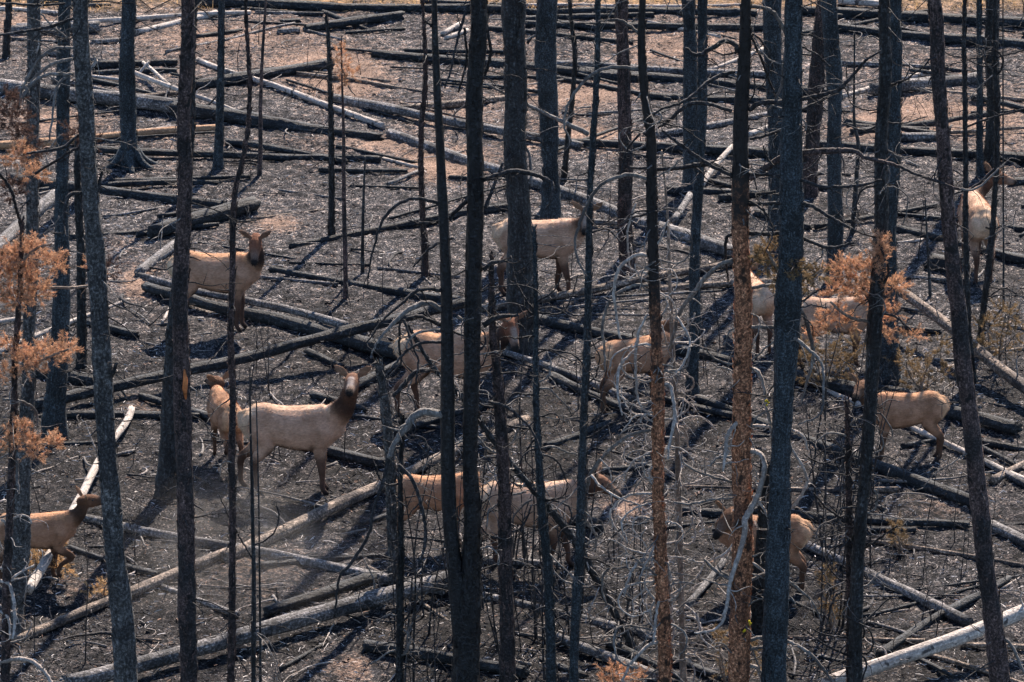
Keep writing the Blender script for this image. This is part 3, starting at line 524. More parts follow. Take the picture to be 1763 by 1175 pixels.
for k, (x, y, w0, l) in enumerate([(316, 662, 10, 46)]):               # orange scar
    root, mw, Y0 = TREES[5]; p = PY(x + 2, y, Y0 - .118); mb = MB(); add_tube(mb, [p + [0, 0, .2], p + [.01, 0, .06], p + [0, 0, -.06], p + [.01, 0, -.2]], [.01, .03, .035, .012], 8); mb.build('bark_scar', M['wound'], root, M=mw)
BR = '''14 D 760 500 8 722 499 7 695 520 6 660 550 5 632 590 3
14 G 762 535 10 735 522 9 710 530 9 690 545 8 660 575 5 640 610 3
14 D 688 545 5 688 600 5 690 625 4 668 652 4|14 D 695 550 5 712 600 4 720 622 4 716 660 3|14 D 762 590 6 730 590 5 700 605 5 670 640 4 658 662 3
14 G 770 718 15 740 709 14 715 715 14 700 735 13 680 762 10 668 790 8|14 D 670 785 8 660 830 7 642 880 6 635 920 6 605 970 6 585 992 5 577 1050 4
14 D 740 637 8 715 641 8 695 663 8 677 682 6|14 D 744 46 6 733 37 3|14 D 838 42 6 845 88 6 838 120 7 824 140 8|14 D 806 8 5 790 60 5 777 120 4 765 152 3|14 D 799 48 5 803 105 5 788 160 3
14 D 832 310 9 880 296 9 918 300 8 950 316 7 948 345 5 940 362 3|14 D 866 280 6 835 358 7|14 D 808 340 8 772 375 7 735 384 5 704 380 3|14 D 758 352 6 722 342 6 692 348 6 665 370 6 652 398 5 640 440 4 632 492 3
14 D 832 465 9 848 452 8 874 450 5|14 D 832 560 11 855 546 9 892 543 5|14 D 686 800 6 712 830 7 728 880 7 733 930 6 722 975 4|14 G 788 545 6 800 552 4 815 547 3|14 D 700 548 5 724 545 6 758 560 8|14 G 758 568 4 722 572 5 703 588 4 700 610 3
14 D 826 690 5 870 700 5 915 740 4 935 790 3|14 D 780 410 6 745 425 5 712 460 3
15 G 838 145 4 885 170 6 958 205 7 1012 230 9|15 G 915 322 5 912 270 5 901 248 4|15 D 908 75 6 916 66 3|16 G 907 69 4 930 61 5 962 73 3
15 G 905 600 4 925 630 3|46 D 923 520 4 955 500 3 968 470 2|46 D 923 540 4 890 490 3 880 440 2|46 D 922 600 3 985 610 3 1010 640 2|46 D 927 780 4 960 795 4 975 830 3
20 G 1103 119 5 1060 115 6 1023 126 6 992 157 6 975 190 5 972 221 4 985 245 3|20 G 1100 58 6 1080 41 5 1060 34 4 1030 37 3|20 G 1115 308 7 1084 301 7 1050 310 6 1026 327 6 1009 357 6 996 391 6 990 420 5 996 450 4 1010 476 3
20 P 1118 440 6 1095 440 6 1067 461 7 1057 499 6 1060 533 5 1067 584 4|20 G 1118 492 5 1091 492 6 1057 509 6 1043 536 6 1037 567 6 1040 594 5 1042 640 4|20 P 1095 350 3 1081 395 4 1083 445 4 1089 481 3
20 P 1115 540 3 1101 570 5 1094 611 6 1097 680 5 1105 702 3|20 P 1095 600 3 1067 632 6 1064 680 5 1072 716 3|20 P 1124 865 4 1090 877 4 1070 900 4 1081 936 2|20 P 1123 850 5 1084 853 5 1053 877 4 1057 905 4 1084 941 3
20 P 1125 962 6 1100 968 6 1084 992 5 1074 1028 3|20 P 1128 938 5 1115 965 4 1101 994 3|20 G 1120 980 4 1050 979 4 1037 1006 4 1043 1037 4 1057 1048 3|20 P 1148 969 7 1153 996 7 1156 1047 6 1153 1086 4
20 P 1145 1020 6 1132 1045 6 1125 1106 4|20 P 1143 662 7 1154 664 7 1161 700 6 1162 720 6 1153 765 5 1150 792 3|20 P 1140 1105 6 1115 1112 6 1084 1146 5 1071 1174 4|20 G 1128 1085 4 1071 1078 4 1057 1102 4 1067 1139 4 1098 1151 3
20 G 1120 740 6 1085 750 6 1050 775 6 1020 812 7 1010 843 7 1011 897 6 1026 921 5 1025 950 3|20 P 1018 818 5 1033 836 4 1064 857 4 1100 869 3|20 P 1033 790 3 1050 810 3 1054 842 2|20 G 1138 640 4 1180 633 4 1188 600 3
20 D 1118 900 4 1080 905 4 1050 930 3 1048 960 3|20 P 1130 1000 4 1080 1010 4 1065 1040 3 1090 1062 3 1120 1050 3|20 P 1125 895 4 1100 890 4 1088 905 3 1100 925 3 1112 910 2
20 D 1102 230 4 1082 255 4 1068 300 3|20 D 1116 270 3 1090 265 3 1060 262 2|20 P 1110 178 4 1122 205 4 1115 240 3
23 D 1270 90 10 1266 76 10 1248 71 10 1224 84 9 1200 95 7 1180 82 4|23 D 1265 124 6 1237 131 7 1214 146 7 1180 174 6 1142 187 6 1125 198 4|23 D 1260 193 6 1220 179 7 1186 180 7 1152 208 6 1132 221 4
23 D 1270 308 9 1241 289 9 1217 283 9 1169 289 8 1132 291 7 1084 289 4|23 D 1265 305 7 1220 283 7 1169 248 6 1139 225 4|23 G 1262 448 7 1241 455 8 1214 478 8 1186 516 8 1169 540 7 1162 570 6 1153 600 4
23 P 1165 545 4 1183 574 4 1188 594 4 1176 628 4 1162 641 3|23 D 1262 404 6 1251 410 6 1249 444 5 1254 486 3|23 D 1290 190 9 1313 177 9 1364 175 8 1398 167 8 1439 157 7 1466 133 6 1490 105 5 1517 88 3
23 R 1290 308 13 1313 293 13 1347 272 12 1381 264 11 1439 260 10 1476 262 8 1490 272 7 1538 283 6 1585 303 5 1653 327 4|23 D 1290 300 6 1323 300 7 1388 313 6 1415 322 5 1476 320 5 1517 310 3|23 D 1290 352 7 1313 351 7 1384 351 7 1425 371 6 1473 398 5
23 D 1290 402 8 1313 403 8 1360 402 7 1391 414 7 1430 427 6 1470 418 4|23 G 1283 10 8 1313 14 7 1330 20 7 1347 44 7 1356 68 7 1350 109 6 1344 153 5 1323 190 3|23 P 1286 50 5 1285 85 6 1272 138 4
23 P 1290 636 8 1302 638 8 1312 655 7 1319 696 7 1326 730 6 1330 762 4|23 G 1288 497 6 1333 492 7 1364 512 7 1384 543 7 1395 581 7 1400 615 6 1388 662 5 1378 697 3|23 G 1290 563 7 1333 565 7 1364 580 7 1391 601 6 1415 628 5 1417 680 5 1412 713 4 1374 731 3
23 P 1277 707 7 1271 724 8 1254 747 8 1249 780 7 1245 811 4|23 P 1283 570 6 1290 594 6 1289 641 4|23 P 1288 733 7 1313 734 7 1350 737 6 1381 750 5 1391 776 4|23 P 1345 738 4 1364 775 6 1384 809 6 1388 836 6 1364 874 5 1337 893 4
23 P 1288 777 9 1309 782 9 1316 806 9 1305 853 10 1285 891 10 1281 925 9 1270 960 8 1257 1003 7 1250 1050 6 1237 1080 5 1195 1091 3|23 P 1262 880 5 1272 878 6 1281 890 7|23 P 1282 911 7 1254 949 6 1230 963 4|23 P 1286 1027 7 1290 1064 7 1282 1091 7 1278 1149 6 1280 1178 5
23 P 1288 1145 8 1305 1152 7 1318 1180 6|23 G 1288 1000 6 1320 989 7 1354 1000 7 1381 1020 6 1398 1037 5 1415 1069 3|23 G 1288 1103 7 1313 1098 7 1357 1105 7 1398 1129 6 1435 1175 5|23 G 1286 1119 6 1330 1115 5 1360 1136 4
23 P 1288 965 5 1304 975 6 1322 988 5|23 P 1288 860 4 1300 855 5 1316 878 5 1322 890 3|23 G 1264 858 4 1225 860 5 1190 868 4 1160 865 3|23 G 1264 830 5 1215 818 5 1180 800 4 1172 780 3|23 G 1262 1000 6 1235 985 6 1212 962 4|23 D 1292 240 5 1330 230 5 1355 215 4 1370 180 3|23 D 1292 60 5 1310 100 5 1325 140 4 1335 165 3
24 P 1170 862 4 1195 872 4 1208 895 4 1210 920 3|24 P 1172 870 3 1140 862 3 1110 880 3|24 P 1174 1040 4 1200 1060 4 1210 1100 3 1235 1120 2|24 P 1158 620 3 1150 600 3 1140 560 3|24 G 1176 1090 4 1140 1110 4 1110 1130 3|24 P 1170 800 3 1215 815 4 1225 835 3|24 P 1176 1105 4 1200 1125 4 1240 1110 3
3 G 128 83 5 95 84 6 68 102 6 45 140 6 34 166 4|3 G 125 102 6 92 109 6 58 136 6 42 160 5|3 G 126 128 6 82 129 7 55 145 6 38 169 5|3 G 119 130 5 98 150 5 90 204 4 85 240 3|3 P 152 122 9 165 107 7 160 94 4|3 D 168 330 8 176 295 5|3 D 190 652 9 202 624 5
3 D 133 29 5 102 41 6 68 50 5 -8 62 4|3 D 112 6 4 68 9 5 0 5 4|3 G 70 24 3 95 50 4 118 66 3|3 D 148 125 6 162 110 6|3 G 145 255 6 150 240 4|3 D 150 335 8 122 335 8 112 360 6 110 400 3|3 D 135 232 5 105 255 6 45 265 4
1 P 55 25 3 58 55 5 66 72 5 62 92 4|1 G 52 80 4 66 70 4 80 45 3|49 T 34 500 5 60 497 6 130 495 5 190 490 4|49 T 30 460 5 60 430 5 90 420 3|49 T 28 640 6 45 632 5 85 615 5 118 602 4|49 T 22 760 5 50 755 5 90 768 4|49 G 5 688 5 30 690 5 60 705 5 65 735 4
49 P 2 895 6 12 905 6 10 950 5 4 985 4|49 P 0 1000 6 18 1010 6 26 1060 6 22 1100 4|49 P 0 1140 7 40 1135 8 70 1150 7 92 1180 6|49 P 0 1052 6 14 1065 5 18 1100 4|49 D 60 300 5 120 262 5 148 248 4|49 D 36 390 6 20 330 6 0 300 5|49 G 30 790 5 32 850 4
31 D 1506 545 7 1490 505 7 1474 480 5 1455 470 4|31 D 1512 500 6 1530 470 5 1518 430 4|31 T 1500 555 6 1460 545 6 1430 520 4|31 D 1505 540 5 1540 545 4 1570 570 3|25 T 1345 470 6 1330 450 6 1320 430 4|25 T 1378 480 5 1400 475 4 1412 465 3|25 D 1380 190 6 1420 170 6 1455 150 4|25 D 1335 330 5 1300 335 5
11 T 590 120 3 600 150 3 612 165 2|32 G 1464 1000 5 1490 1010 4 1515 985 3|32 D 1464 960 5 1510 930 4 1545 905 3|32 D 1464 1100 5 1500 1060 4 1530 1030 3|32 D 1464 1130 5 1420 1110 4 1380 1080 3|32 D 1460 900 4 1430 880 4 1400 850 3
38 D 1713 290 5 1680 320 4 1640 335 3|34 G 1640 324 5 1680 325 4 1720 290 3|34 G 1700 1080 5 1740 1110 6 1763 1160 5|35 D 1662 220 4 1700 205 4 1763 188 3|43 D 437 940 3 470 920 3 480 890 3 477 870 4|43 D 433 960 3 410 920 3 375 850 2'''
BM = {'D': 'darkbranch', 'G': 'greybranch', 'P': 'palebranch', 'T': 'tanbranch', 'R': 'plum'}
for ln in BR.replace('\n', '|').split('|'):
    s = ln.split(); v = list(map(float, s[2:])); poly = [tuple(v[i:i + 3]) for i in range(0, len(v), 3)]
    k = int(s[0]); branch(*TREES[k], poly, BM[s[1]], twigs=(5 if k in (20, 23, 24, 25) else 4) if poly[0][2] < 12 else 8, swing=-.12 if k == 14 and poly[0][1] > 700 else None)
# extra curling pale twigs round the two nearest orange trunks
def curls(key, x0, x1, y0, y1, n, m, seed):
    root, mw, Y0 = TREES[key]; g = random.Random(seed)
    for _ in range(n):
        y = g.uniform(y0, y1); s = g.choice((-1, 1)); x = np.interp(y, [y0, y1], [x0, x1]); a = g.uniform(-.7, .5) if s > 0 else math.pi - g.uniform(-.7, .5)
        cu = g.uniform(.12, .5) * g.choice((-1, 1)) ; step = g.uniform(9, 17); pl = [(x, y, g.uniform(3, 5))]
        for q in range(g.randrange(4, 9)):
            X, Y, w_ = pl[-1]; pl.append((X + step * math.cos(a), Y + step * math.sin(a), max(2, w_ * .9))); a += cu + g.gauss(0, .3)
        branch(root, mw, Y0, pl, m if g.random() < .7 else 'greybranch', twigs=4, seed=g.random())
curls(20, 1123, 1145, 420, 1160, 46, 'palebranch', 3); curls(23, 1276, 1275, 380, 1160, 24, 'greybranch', 4); curls(24, 1155, 1176, 560, 1160, 28, 'palebranch', 5)
curls(20, 1108, 1122, 150, 420, 8, 'darkbranch', 6); curls(23, 1281, 1276, 60, 380, 8, 'darkbranch', 7); curls(14, 815, 806, 500, 1000, 8, 'darkbranch', 8); curls(49, 20, 6, 850, 1180, 12, 'palebranch', 9); curls(46, 922, 948, 480, 1150, 16, 'darkbranch', 10); curls(31, 1523, 1472, 60, 1150, 22, 'darkbranch', 11); curls(32, 1458, 1464, 700, 1150, 16, 'darkbranch', 12); curls(25, 1366, 1336, 60, 1150, 14, 'darkbranch', 13); curls(38, 1716, 1686, 40, 600, 10, 'darkbranch', 14); curls(18, 1026, 990, 100, 1100, 10, 'darkbranch', 15); curls(1, 57, 26, 60, 1050, 10, 'greybranch', 16); curls(42, 693, 687, 740, 1150, 12, 'darkbranch', 17); curls(50, 720, 1060, 600, 1050, 14, 'greybranch', 18); curls(45, 850, 872, 560, 1100, 8, 'darkbranch', 19)
for (x, y) in ((1277, 940), (1281, 1088), (1290, 1073), (1319, 694), (1318, 1112)):
    root, mw, Y0 = TREES[23]; p = PY(x, y, Y0 - .2); mb = MB()
    for k in range(5): q = p + rng.normal(0, .012, 3); add_tube(mb, [q, q + [0.004, 0, .014], q + [0, 0, .028]], [.006, .017, .007], 6)
    mb.build('lichen', M['lichen'], root, M=mw)

# ---------------------------------------------------------------- needle clumps
def needles(mb, c, R_, n, g, L=.045):
    tw = []
    for _ in range(n):
        d = g.normal(0, 1, 3); d /= np.linalg.norm(d); b = c + d * R_ * g.random() ** .5 * np.array([1, 1, .8]); ax = d + np.array([0, 0, .5]); ax /= np.linalg.norm(ax); l = g.uniform(.06, .16)
        m = 42; t = g.random(m); base = b + ax[None] * (t * l)[:, None]; nd = g.normal(0, 1, (m, 3)); nd /= np.linalg.norm(nd, axis=1)[:, None]; nd = nd + ax * .8; nd /= np.linalg.norm(nd, axis=1)[:, None]
        sd_ = np.cross(nd, g.normal(0, 1, (m, 3))); sd_ /= np.linalg.norm(sd_, axis=1)[:, None]; ll = g.uniform(.6, 1.2, m)[:, None] * L
        V = np.stack([base - sd_ * .004, base + sd_ * .004, base + nd * ll + sd_ * .0015, base + nd * ll - sd_ * .0015], 1).reshape(-1, 3)
        mb.add(V, np.arange(m)[:, None] * 4 + np.array([[0, 1, 2, 3]]))
        tw.append((b, b + ax * l))
    return tw
def clumps(root, mw, Y0, items, m, dens=1.0, spread=.35, name='needles'):
    g = np.random.default_rng(int(items[0][0] * 3))
    for (x, y, r) in items:
        Y = Y0 + g.uniform(-spread, spread); c = PY(x, y, Y); R_ = r / ppm(c); mb = MB(); needles(mb, c, R_ * 1.2, int(10 + 34 * dens * (r / 20) ** 2), g)
        mb.build(name, M[m], root, M=mw, smooth=False)
clumps(*TREES[49], [(45, 440, 34), (25, 482, 30), (62, 500, 22), (92, 450, 14), (30, 520, 20), (12, 448, 20), (60, 608, 18), (90, 612, 22), (115, 600, 14), (38, 622, 18), (18, 592, 12), (35, 745, 20), (62, 767, 20), (92, 766, 12), (16, 758, 14), (30, 270, 20), (60, 300, 15), (165, 462, 10), (100, 455, 8), (8, 640, 12)], 'orange', 1.0)
clumps(*TREES[49], [(20, 205, 24), (12, 175, 22), (40, 232, 16), (136, 226, 20), (155, 242, 12), (60, 260, 12), (185, 465, 12), (22, 330, 16)], 'umber', .8)
clumps(*TREES[31], [(1450, 462, 19), (1480, 466, 20), (1500, 450, 16), (1518, 428, 11), (1515, 413, 8), (1470, 492, 20), (1440, 502, 18), (1490, 512, 18), (1530, 490, 17), (1546, 494, 10), (1510, 532, 12), (1442, 540, 14), (1462, 556, 12), (1540, 540, 10), (1530, 576, 7), (1570, 576, 8), (1420, 556, 12), (1400, 578, 9)], 'orange', .9)
clumps(*TREES[25], [(1330, 430, 17), (1320, 456, 15), (1350, 450, 13), (1376, 466, 13), (1302, 440, 8), (1410, 470, 12), (1392, 490, 12), (1333, 480, 10)], 'olive', .9)
clumps(*TREES[11], [(588, 92, 10), (590, 115, 14), (604, 128, 10), (592, 142, 9)], 'orange', .5, .1)
def bush(name, x, y, items, m, label, dens=.5, cat='bush', stems=6, Ls=.075):
    G = at(x, y); root = bpy.data.objects.new(name, None); C.objects.link(root); mw = Matrix.Translation(Vector(G)); root.matrix_world = mw; tag(root, label, cat)
    for (ix, iy, r) in items[:stems]: branch(root, mw, G[1], [(x + random.uniform(-6, 6), y, 4), ((x + ix) / 2 + random.uniform(-8, 8), (y + iy) / 2, 3), (ix, iy, 2)], 'tanbranch', name='stem', twigs=4)
    clumps(root, mw, G[1], items, m, dens, .3)
bush('dry_pine_sapling', 1430, 668, [(1420, 600, 28), (1450, 622, 26), (1390, 622, 22), (1482, 600, 22), (1400, 652, 18), (1460, 650, 18), (1375, 600, 14)], 'olive', 'dry olive-brown young pine below the orange needle clumps')
bush('dry_pine_sapling', 1585, 675, [(1560, 622, 22), (1592, 640, 22), (1620, 600, 18), (1572, 660, 16), (1630, 640, 14)], 'olive', 'low dry brown young pine above the back of the reddish calf')
bush('dry_pine_sapling', 1715, 640, [(1700, 560, 22), (1732, 540, 20), (1722, 600, 20), (1690, 590, 14), (1750, 575, 16)], 'olive', 'sparse dry young pine at the right edge')
bush('dry_pine_sapling', 1075, 1215, [(1055, 1160, 16), (1078, 1168, 14), (1100, 1166, 12), (1040, 1172, 10)], 'orange', 'small orange-needled pine cut by the bottom edge')
bush('dry_pine_sapling', 1255, 1200, [(1240, 1110, 12), (1296, 1120, 12), (1250, 1150, 14), (1232, 1090, 9), (1300, 1150, 10)], 'olive', 'small dull pine behind the speckled trunk at the bottom edge')
bush('dry_grass_tuft', 70, 990, [(60, 960, 20), (92, 952, 18), (34, 976, 14), (110, 975, 12)], 'straw', 'straw-coloured dry grass tuft under the walking elk', .6)
bush('dry_grass_tuft', 180, 1030, [(165, 1020, 12), (185, 1014, 12)], 'straw', 'low straw tuft behind the leaning grey trunk at left', .6)
bush('dry_pine_sapling', 1547, 955, [(1546, 905, 8), (1545, 920, 9), (1547, 938, 7)], 'olive', 'tiny dull pine seedling right of the long charred trunk, lower right', .5)
bush('dry_pine_sapling', 1430, 1085, [(1423, 1000, 8), (1428, 1040, 10), (1434, 1062, 9), (1420, 985, 6)], 'olive', 'thin dull pine seedling below the calf rump, lower right', .5)
bush('dry_grass_tuft', 720, 560, [(1, 1, 1)], 'straw', 'x') if False else None

# ---------------------------------------------------------------- many thin saplings and loose sticks
def sapling_proto(i):
    g = random.Random(i); root = bpy.data.objects.new('thin_burnt_sapling', None); C.objects.link(root)
    hgt_ = g.uniform(.5, 1.6); P = [np.array([0, 0, -.03])]; d = np.array([g.gauss(0, .06), g.gauss(0, .06), 1.])
    for k in range(8): d = d + np.array([g.gauss(0, .05), g.gauss(0, .05), 0]); P.append(P[-1] + d / np.linalg.norm(d) * hgt_ / 8)
    r0 = g.uniform(.006, .013); mb = MB(); Q = catmull(P, 3); add_tube(mb, Q, np.linspace(r0, .003, len(Q)), 5); mb.build('stem', M['darkbranch'], root)
    for k in range(g.randrange(3, 9)):
        j = g.randrange(len(Q) // 5, len(Q) - 1); a = g.uniform(0, 6.28); d2 = np.array([math.cos(a), math.sin(a), g.uniform(.0, .9)]); l = g.uniform(.08, .3)
        mb = MB(); add_tube(mb, catmull([Q[j], Q[j] + d2 * l * .5 + [0, 0, .02], Q[j] + d2 * l + [0, 0, g.uniform(-.04, .08)]], 3), np.linspace(.005, .0025, 7), 4); mb.build('twig', M['darkbranch'], root)
    return root
def copy_tree(o, parent=None):
    c = o.copy(); C.objects.link(c)
    if parent: c.parent = parent
    for ch in o.children: copy_tree(ch, c)
    return c
protos = [sapling_proto(100 + i) for i in range(8)]; g = random.Random(77); n_ = 0
zones = [(670, 980, 960, 1240, 58), (395, 660, 640, 800, 16), (1395, 1500, 800, 1150, 22), (1500, 1700, 900, 1150, 16), (0, 300, 800, 1150, 16), (1160, 1260, 560, 700, 8), (1560, 1763, 560, 800, 14), (0, 1763, 60, 560, 30), (980, 1130, 700, 1150, 16)]
for (x0, x1, y0, y1, cnt) in zones:
    for _ in range(cnt):
        x, y = g.uniform(x0, x1), g.uniform(y0, y1); p = at(x, y); o = protos[n_] if n_ < 8 else copy_tree(protos[g.randrange(8)])
        s = g.uniform(.6, 1.2) * (1.9 if x0 in (670, 980, 1395) else 1); o.location = p; o.rotation_euler = (0, 0, g.uniform(0, 6.28)); o.scale = (s, s, s * g.uniform(.8, 1.2)); n_ += 1
        tag(o, 'wispy burnt seedling, a bare black stem with a few twigs', 'sapling', 'wispy burnt seedlings dotted over the ground')
def stick_proto(i, m, pale):
    g = random.Random(i); L = g.uniform(.2, .8) * (2 if i % 4 == 0 else 1); P = [np.array([0, 0, 0.])]; a = 0; cu = g.uniform(-.5, .5) if pale else g.uniform(-.12, .12)
    for k in range(6): P.append(P[-1] + np.array([math.cos(a), math.sin(a), g.uniform(-.08, .12)]) * L / 6); a += cu + g.gauss(0, .1)
    Q = catmull(P, 3); Q[:, 2] = np.abs(Q[:, 2]); r = g.uniform(.007, .016) if pale else g.uniform(.01, .03); mb = MB(); add_tube(mb, Q, np.linspace(r, r * .35, len(Q)), 6, rough=.15)
    return mb.build('loose_pale_stick' if pale else 'loose_burnt_stick', m)
for pale, cnt in ((True, 285), (False, 250)):
    ps = [stick_proto(i + 500 * pale, M['palebranch' if pale else 'darkbranch'] if i % 3 else M['greybranch'], pale) for i in range(9)]
    for k in range(cnt):
        x, y = g.uniform(0, 1763), 1175 * g.random() ** .8; p = at(x, y); o = ps[k] if k < 9 else ps[g.randrange(9)].copy()
        if k >= 9: C.objects.link(o)
        s = g.uniform(.5, 1.3); o.location = p + [0, 0, .02]; o.rotation_euler = (0, g.uniform(-.12, .12), g.uniform(0, 6.28)); o.scale = (s,) * 3
        tag(o, 'pale bent stick lying loose on the charred litter' if pale else 'short dark stick lying loose on the charred litter', 'stick', 'loose pale sticks' if pale else 'loose dark sticks')

# ---------------------------------------------------------------- elk
_R = np.random.default_rng(5).random(2000)
COATS = {  # back: pale coat tone raised further as a painted sun highlight
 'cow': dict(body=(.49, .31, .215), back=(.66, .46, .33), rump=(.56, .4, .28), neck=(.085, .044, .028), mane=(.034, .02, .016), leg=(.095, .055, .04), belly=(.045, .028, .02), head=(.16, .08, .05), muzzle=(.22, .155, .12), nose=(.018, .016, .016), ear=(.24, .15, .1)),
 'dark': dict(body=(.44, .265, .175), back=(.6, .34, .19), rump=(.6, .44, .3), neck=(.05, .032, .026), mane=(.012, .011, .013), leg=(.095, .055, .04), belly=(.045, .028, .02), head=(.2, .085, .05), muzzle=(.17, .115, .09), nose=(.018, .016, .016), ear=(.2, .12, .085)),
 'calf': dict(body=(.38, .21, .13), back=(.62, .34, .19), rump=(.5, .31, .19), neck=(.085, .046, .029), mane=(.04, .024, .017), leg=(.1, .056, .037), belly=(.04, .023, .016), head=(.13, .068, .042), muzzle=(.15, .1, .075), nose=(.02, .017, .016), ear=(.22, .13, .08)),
}
def ell_chain(P, ry, rn, lat, n=16, k=4):
    """closed tube with elliptical rings; lat = sideways direction"""
    P = catmull(P, k); m = len(P); u = np.linspace(0, 1, m); uu = np.linspace(0, 1, len(ry)); ry = np.interp(u, uu, ry); rn = np.interp(u, uu, rn)
    T = np.gradient(P, axis=0); T /= np.linalg.norm(T, axis=1)[:, None]; lat = np.asarray(lat, float)
    rings = []; C_ = []; R_ = []
    def ring(c, t, a, b):
        l = lat - t * (lat @ t); l /= np.linalg.norm(l); nn = np.cross(t, l); th = np.linspace(0, 2 * np.pi, n, endpoint=False)
        rings.append(c + np.outer(np.cos(th) * a, l) + np.outer(np.sin(th) * b, nn))
    for q in (.98, .8, .45): ring(P[0] - T[0] * min(ry[0], rn[0]) * q, T[0], ry[0] * math.sqrt(1 - q * q), rn[0] * math.sqrt(1 - q * q))
    for i in range(m): ring(P[i], T[i], ry[i], rn[i])
    for q in (.45, .8, .98): ring(P[-1] + T[-1] * min(ry[-1], rn[-1]) * q, T[-1], ry[-1] * math.sqrt(1 - q * q), rn[-1] * math.sqrt(1 - q * q))
    V = np.concatenate(rings); m2 = len(rings); i, j = np.meshgrid(np.arange(m2 - 1), np.arange(n), indexing='ij'); j2 = (j + 1) % n
    q = np.stack([i * n + j, i * n + j2, (i + 1) * n + j2, (i + 1) * n + j], -1).reshape(-1, 4)
    V = np.vstack([V, rings[0].mean(0), rings[-1].mean(0)]); kk = np.arange(n); k2 = (kk + 1) % n
    t = np.vstack([np.stack([k2, kk, np.full(n, m2 * n)], -1), np.stack([(m2 - 1) * n + kk, (m2 - 1) * n + k2, np.full(n, m2 * n + 1)], -1)])
    return V, q, t, P, (ry + rn) / 2
def elk(label, kind, x, y, yaw, s, head, hdir, legs=None, depth=0.0, neck_r=1.0, name='elk', face=None, ears=(1, 1), dip=0.0, tailup=False):
    """x,y: picture point on the ground under mid body; head: picture point of the skull; hdir: (yaw, pitch) of the muzzle in world degrees"""
    G = at(x, y); rz = Matrix.Rotation(R(yaw), 4, 'Z'); mw = Matrix.Translation(Vector(G)) @ rz @ Matrix.Scale(s, 4); inv = mw.inverted()
    ox = -.72                                                        # local x of rump (body centre at 0)
    cn = COATS[kind]; mb = MB(); smp = []                            # samples: pos, radius, region
    def part(P, ry, rn, lat, regs, **k):
        V, q, t, C_, r_ = ell_chain(P, ry, rn, lat, **k); n0 = mb.n; mb.add(V, q); mb.f.append(np.asarray(t, np.int64) + n0)
        for i in range(len(C_)): smp.append((C_[i], r_[i], regs[min(len(regs) - 1, int(i / len(C_) * len(regs)))]))
    X = lambda a, z, yy=0.0: np.array([ox + a, yy, z])
    lat = (0, 1, 0)
    part([X(.06, 1.10), X(.14, 1.08), X(.30, 1.06), X(.50, 1.03 - dip), X(.74, .99 - dip), X(1.0, .985), X(1.2, 1.03), X(1.36, 1.06)],
         [.11, .19, .235, .25, .285, .26, .215, .14], [.17, .25, .295, .285, .325, .35, .325, .22], lat, ['body'])
    # haunch and shoulder masses
    for sy in (1, -1):
        part([X(.14, 1.10, .09 * sy), X(.27, .98, .12 * sy), X(.33, .82, .125 * sy)], [.13, .15, .11], [.19, .24, .16], lat, ['body'])
        part([X(1.2, 1.14, .10 * sy), X(1.16, .98, .13 * sy), X(1.13, .80, .125 * sy)], [.09, .12, .09], [.14, .19, .14], lat, ['body'])
    # legs: offsets of hock/knee/hoof (dx, dz) per leg: hind left, hind right, fore left, fore right
    L = {'hl': (0, 0), 'hr': (0, 0), 'fl': (0, 0), 'fr': (0, 0)}; L.update(legs or {})
    for nm, sy in (('hl', 1), ('hr', -1)):
        dx, lift = L[nm][:2]; yy = .135 * sy
        part([X(.30, .90, yy), X(.33 + dx * .3, .76, yy), X(.205 + dx * .55, .60 + lift * .5, yy), X(.10 + dx * .8, .48 + lift * .8, yy * .95), X(.11 + dx, .30 + lift, yy * .9), X(.11 + dx, .12 + lift, yy * .9)],
             [.115, .10, .066, .046, .035, .036], [.17, .14, .086, .062, .041, .038], lat, ['body', 'body', 'leg', 'leg', 'leg'])
        part([X(.11 + dx, .13 + lift, yy * .9), X(.15 + dx, .07 + lift, yy * .9), X(.18 + dx, .035 + lift, yy * .9)], [.034, .038, .04], [.036, .038, .04], lat, ['leg', 'nose', 'nose'])
    for nm, sy in (('fl', 1), ('fr', -1)):
        dx, lift = L[nm][:2]; fold = L[nm][2] if len(L[nm]) > 2 else 0; yy = .12 * sy
        kx, kz = 1.15 + dx * .6 + fold * .15, .44 + lift * .6
        part([X(1.15, .82, yy), X(1.13 + dx * .3, .66, yy), X(kx, kz, yy), X(1.15 + dx - fold * .12, .26 + lift, yy * .95), X(1.15 + dx - fold * .2, .12 + lift, yy * .95)],
             [.085, .07, .052, .037, .037], [.12, .09, .06, .041, .038], lat, ['body', 'leg', 'leg', 'leg'])
        part([X(1.15 + dx - fold * .2, .12 + lift, yy * .95), X(1.18 + dx - fold * .22, .07 + lift, yy * .95), X(1.21 + dx - fold * .22, .035 + lift, yy * .95)], [.035, .038, .04], [.036, .038, .04], lat, ['leg', 'nose', 'nose'])
    # neck and head
    hw = PY(head[0], head[1], G[1] + depth); J = np.array(inv @ Vector(hw))
    hy, hp = R(hdir[0] - yaw), R(hdir[1]); d = np.array([math.cos(hy) * math.cos(hp), math.sin(hy) * math.cos(hp), math.sin(hp)]); side = np.array([-math.sin(hy), math.cos(hy), 0]); upv = np.cross(d, side)
    hs = 1.3 if kind == 'calf' else 1.2
    B0 = X(1.18, 1.10); B1 = X(1.34, 1.16); JJ = J - d * .02 - upv * .02; mid = B1 * .5 + JJ * .5 + np.array([.05, 0, -.045])
    part([B0, B1, mid, JJ], np.array([.17, .15, .115, .075]) * neck_r, np.array([.26, .215, .135, .088]) * neck_r, lat if abs(JJ[1] - B1[1]) < .5 else side, ['body', 'body', 'neck', 'mane', 'neck', 'neck'])
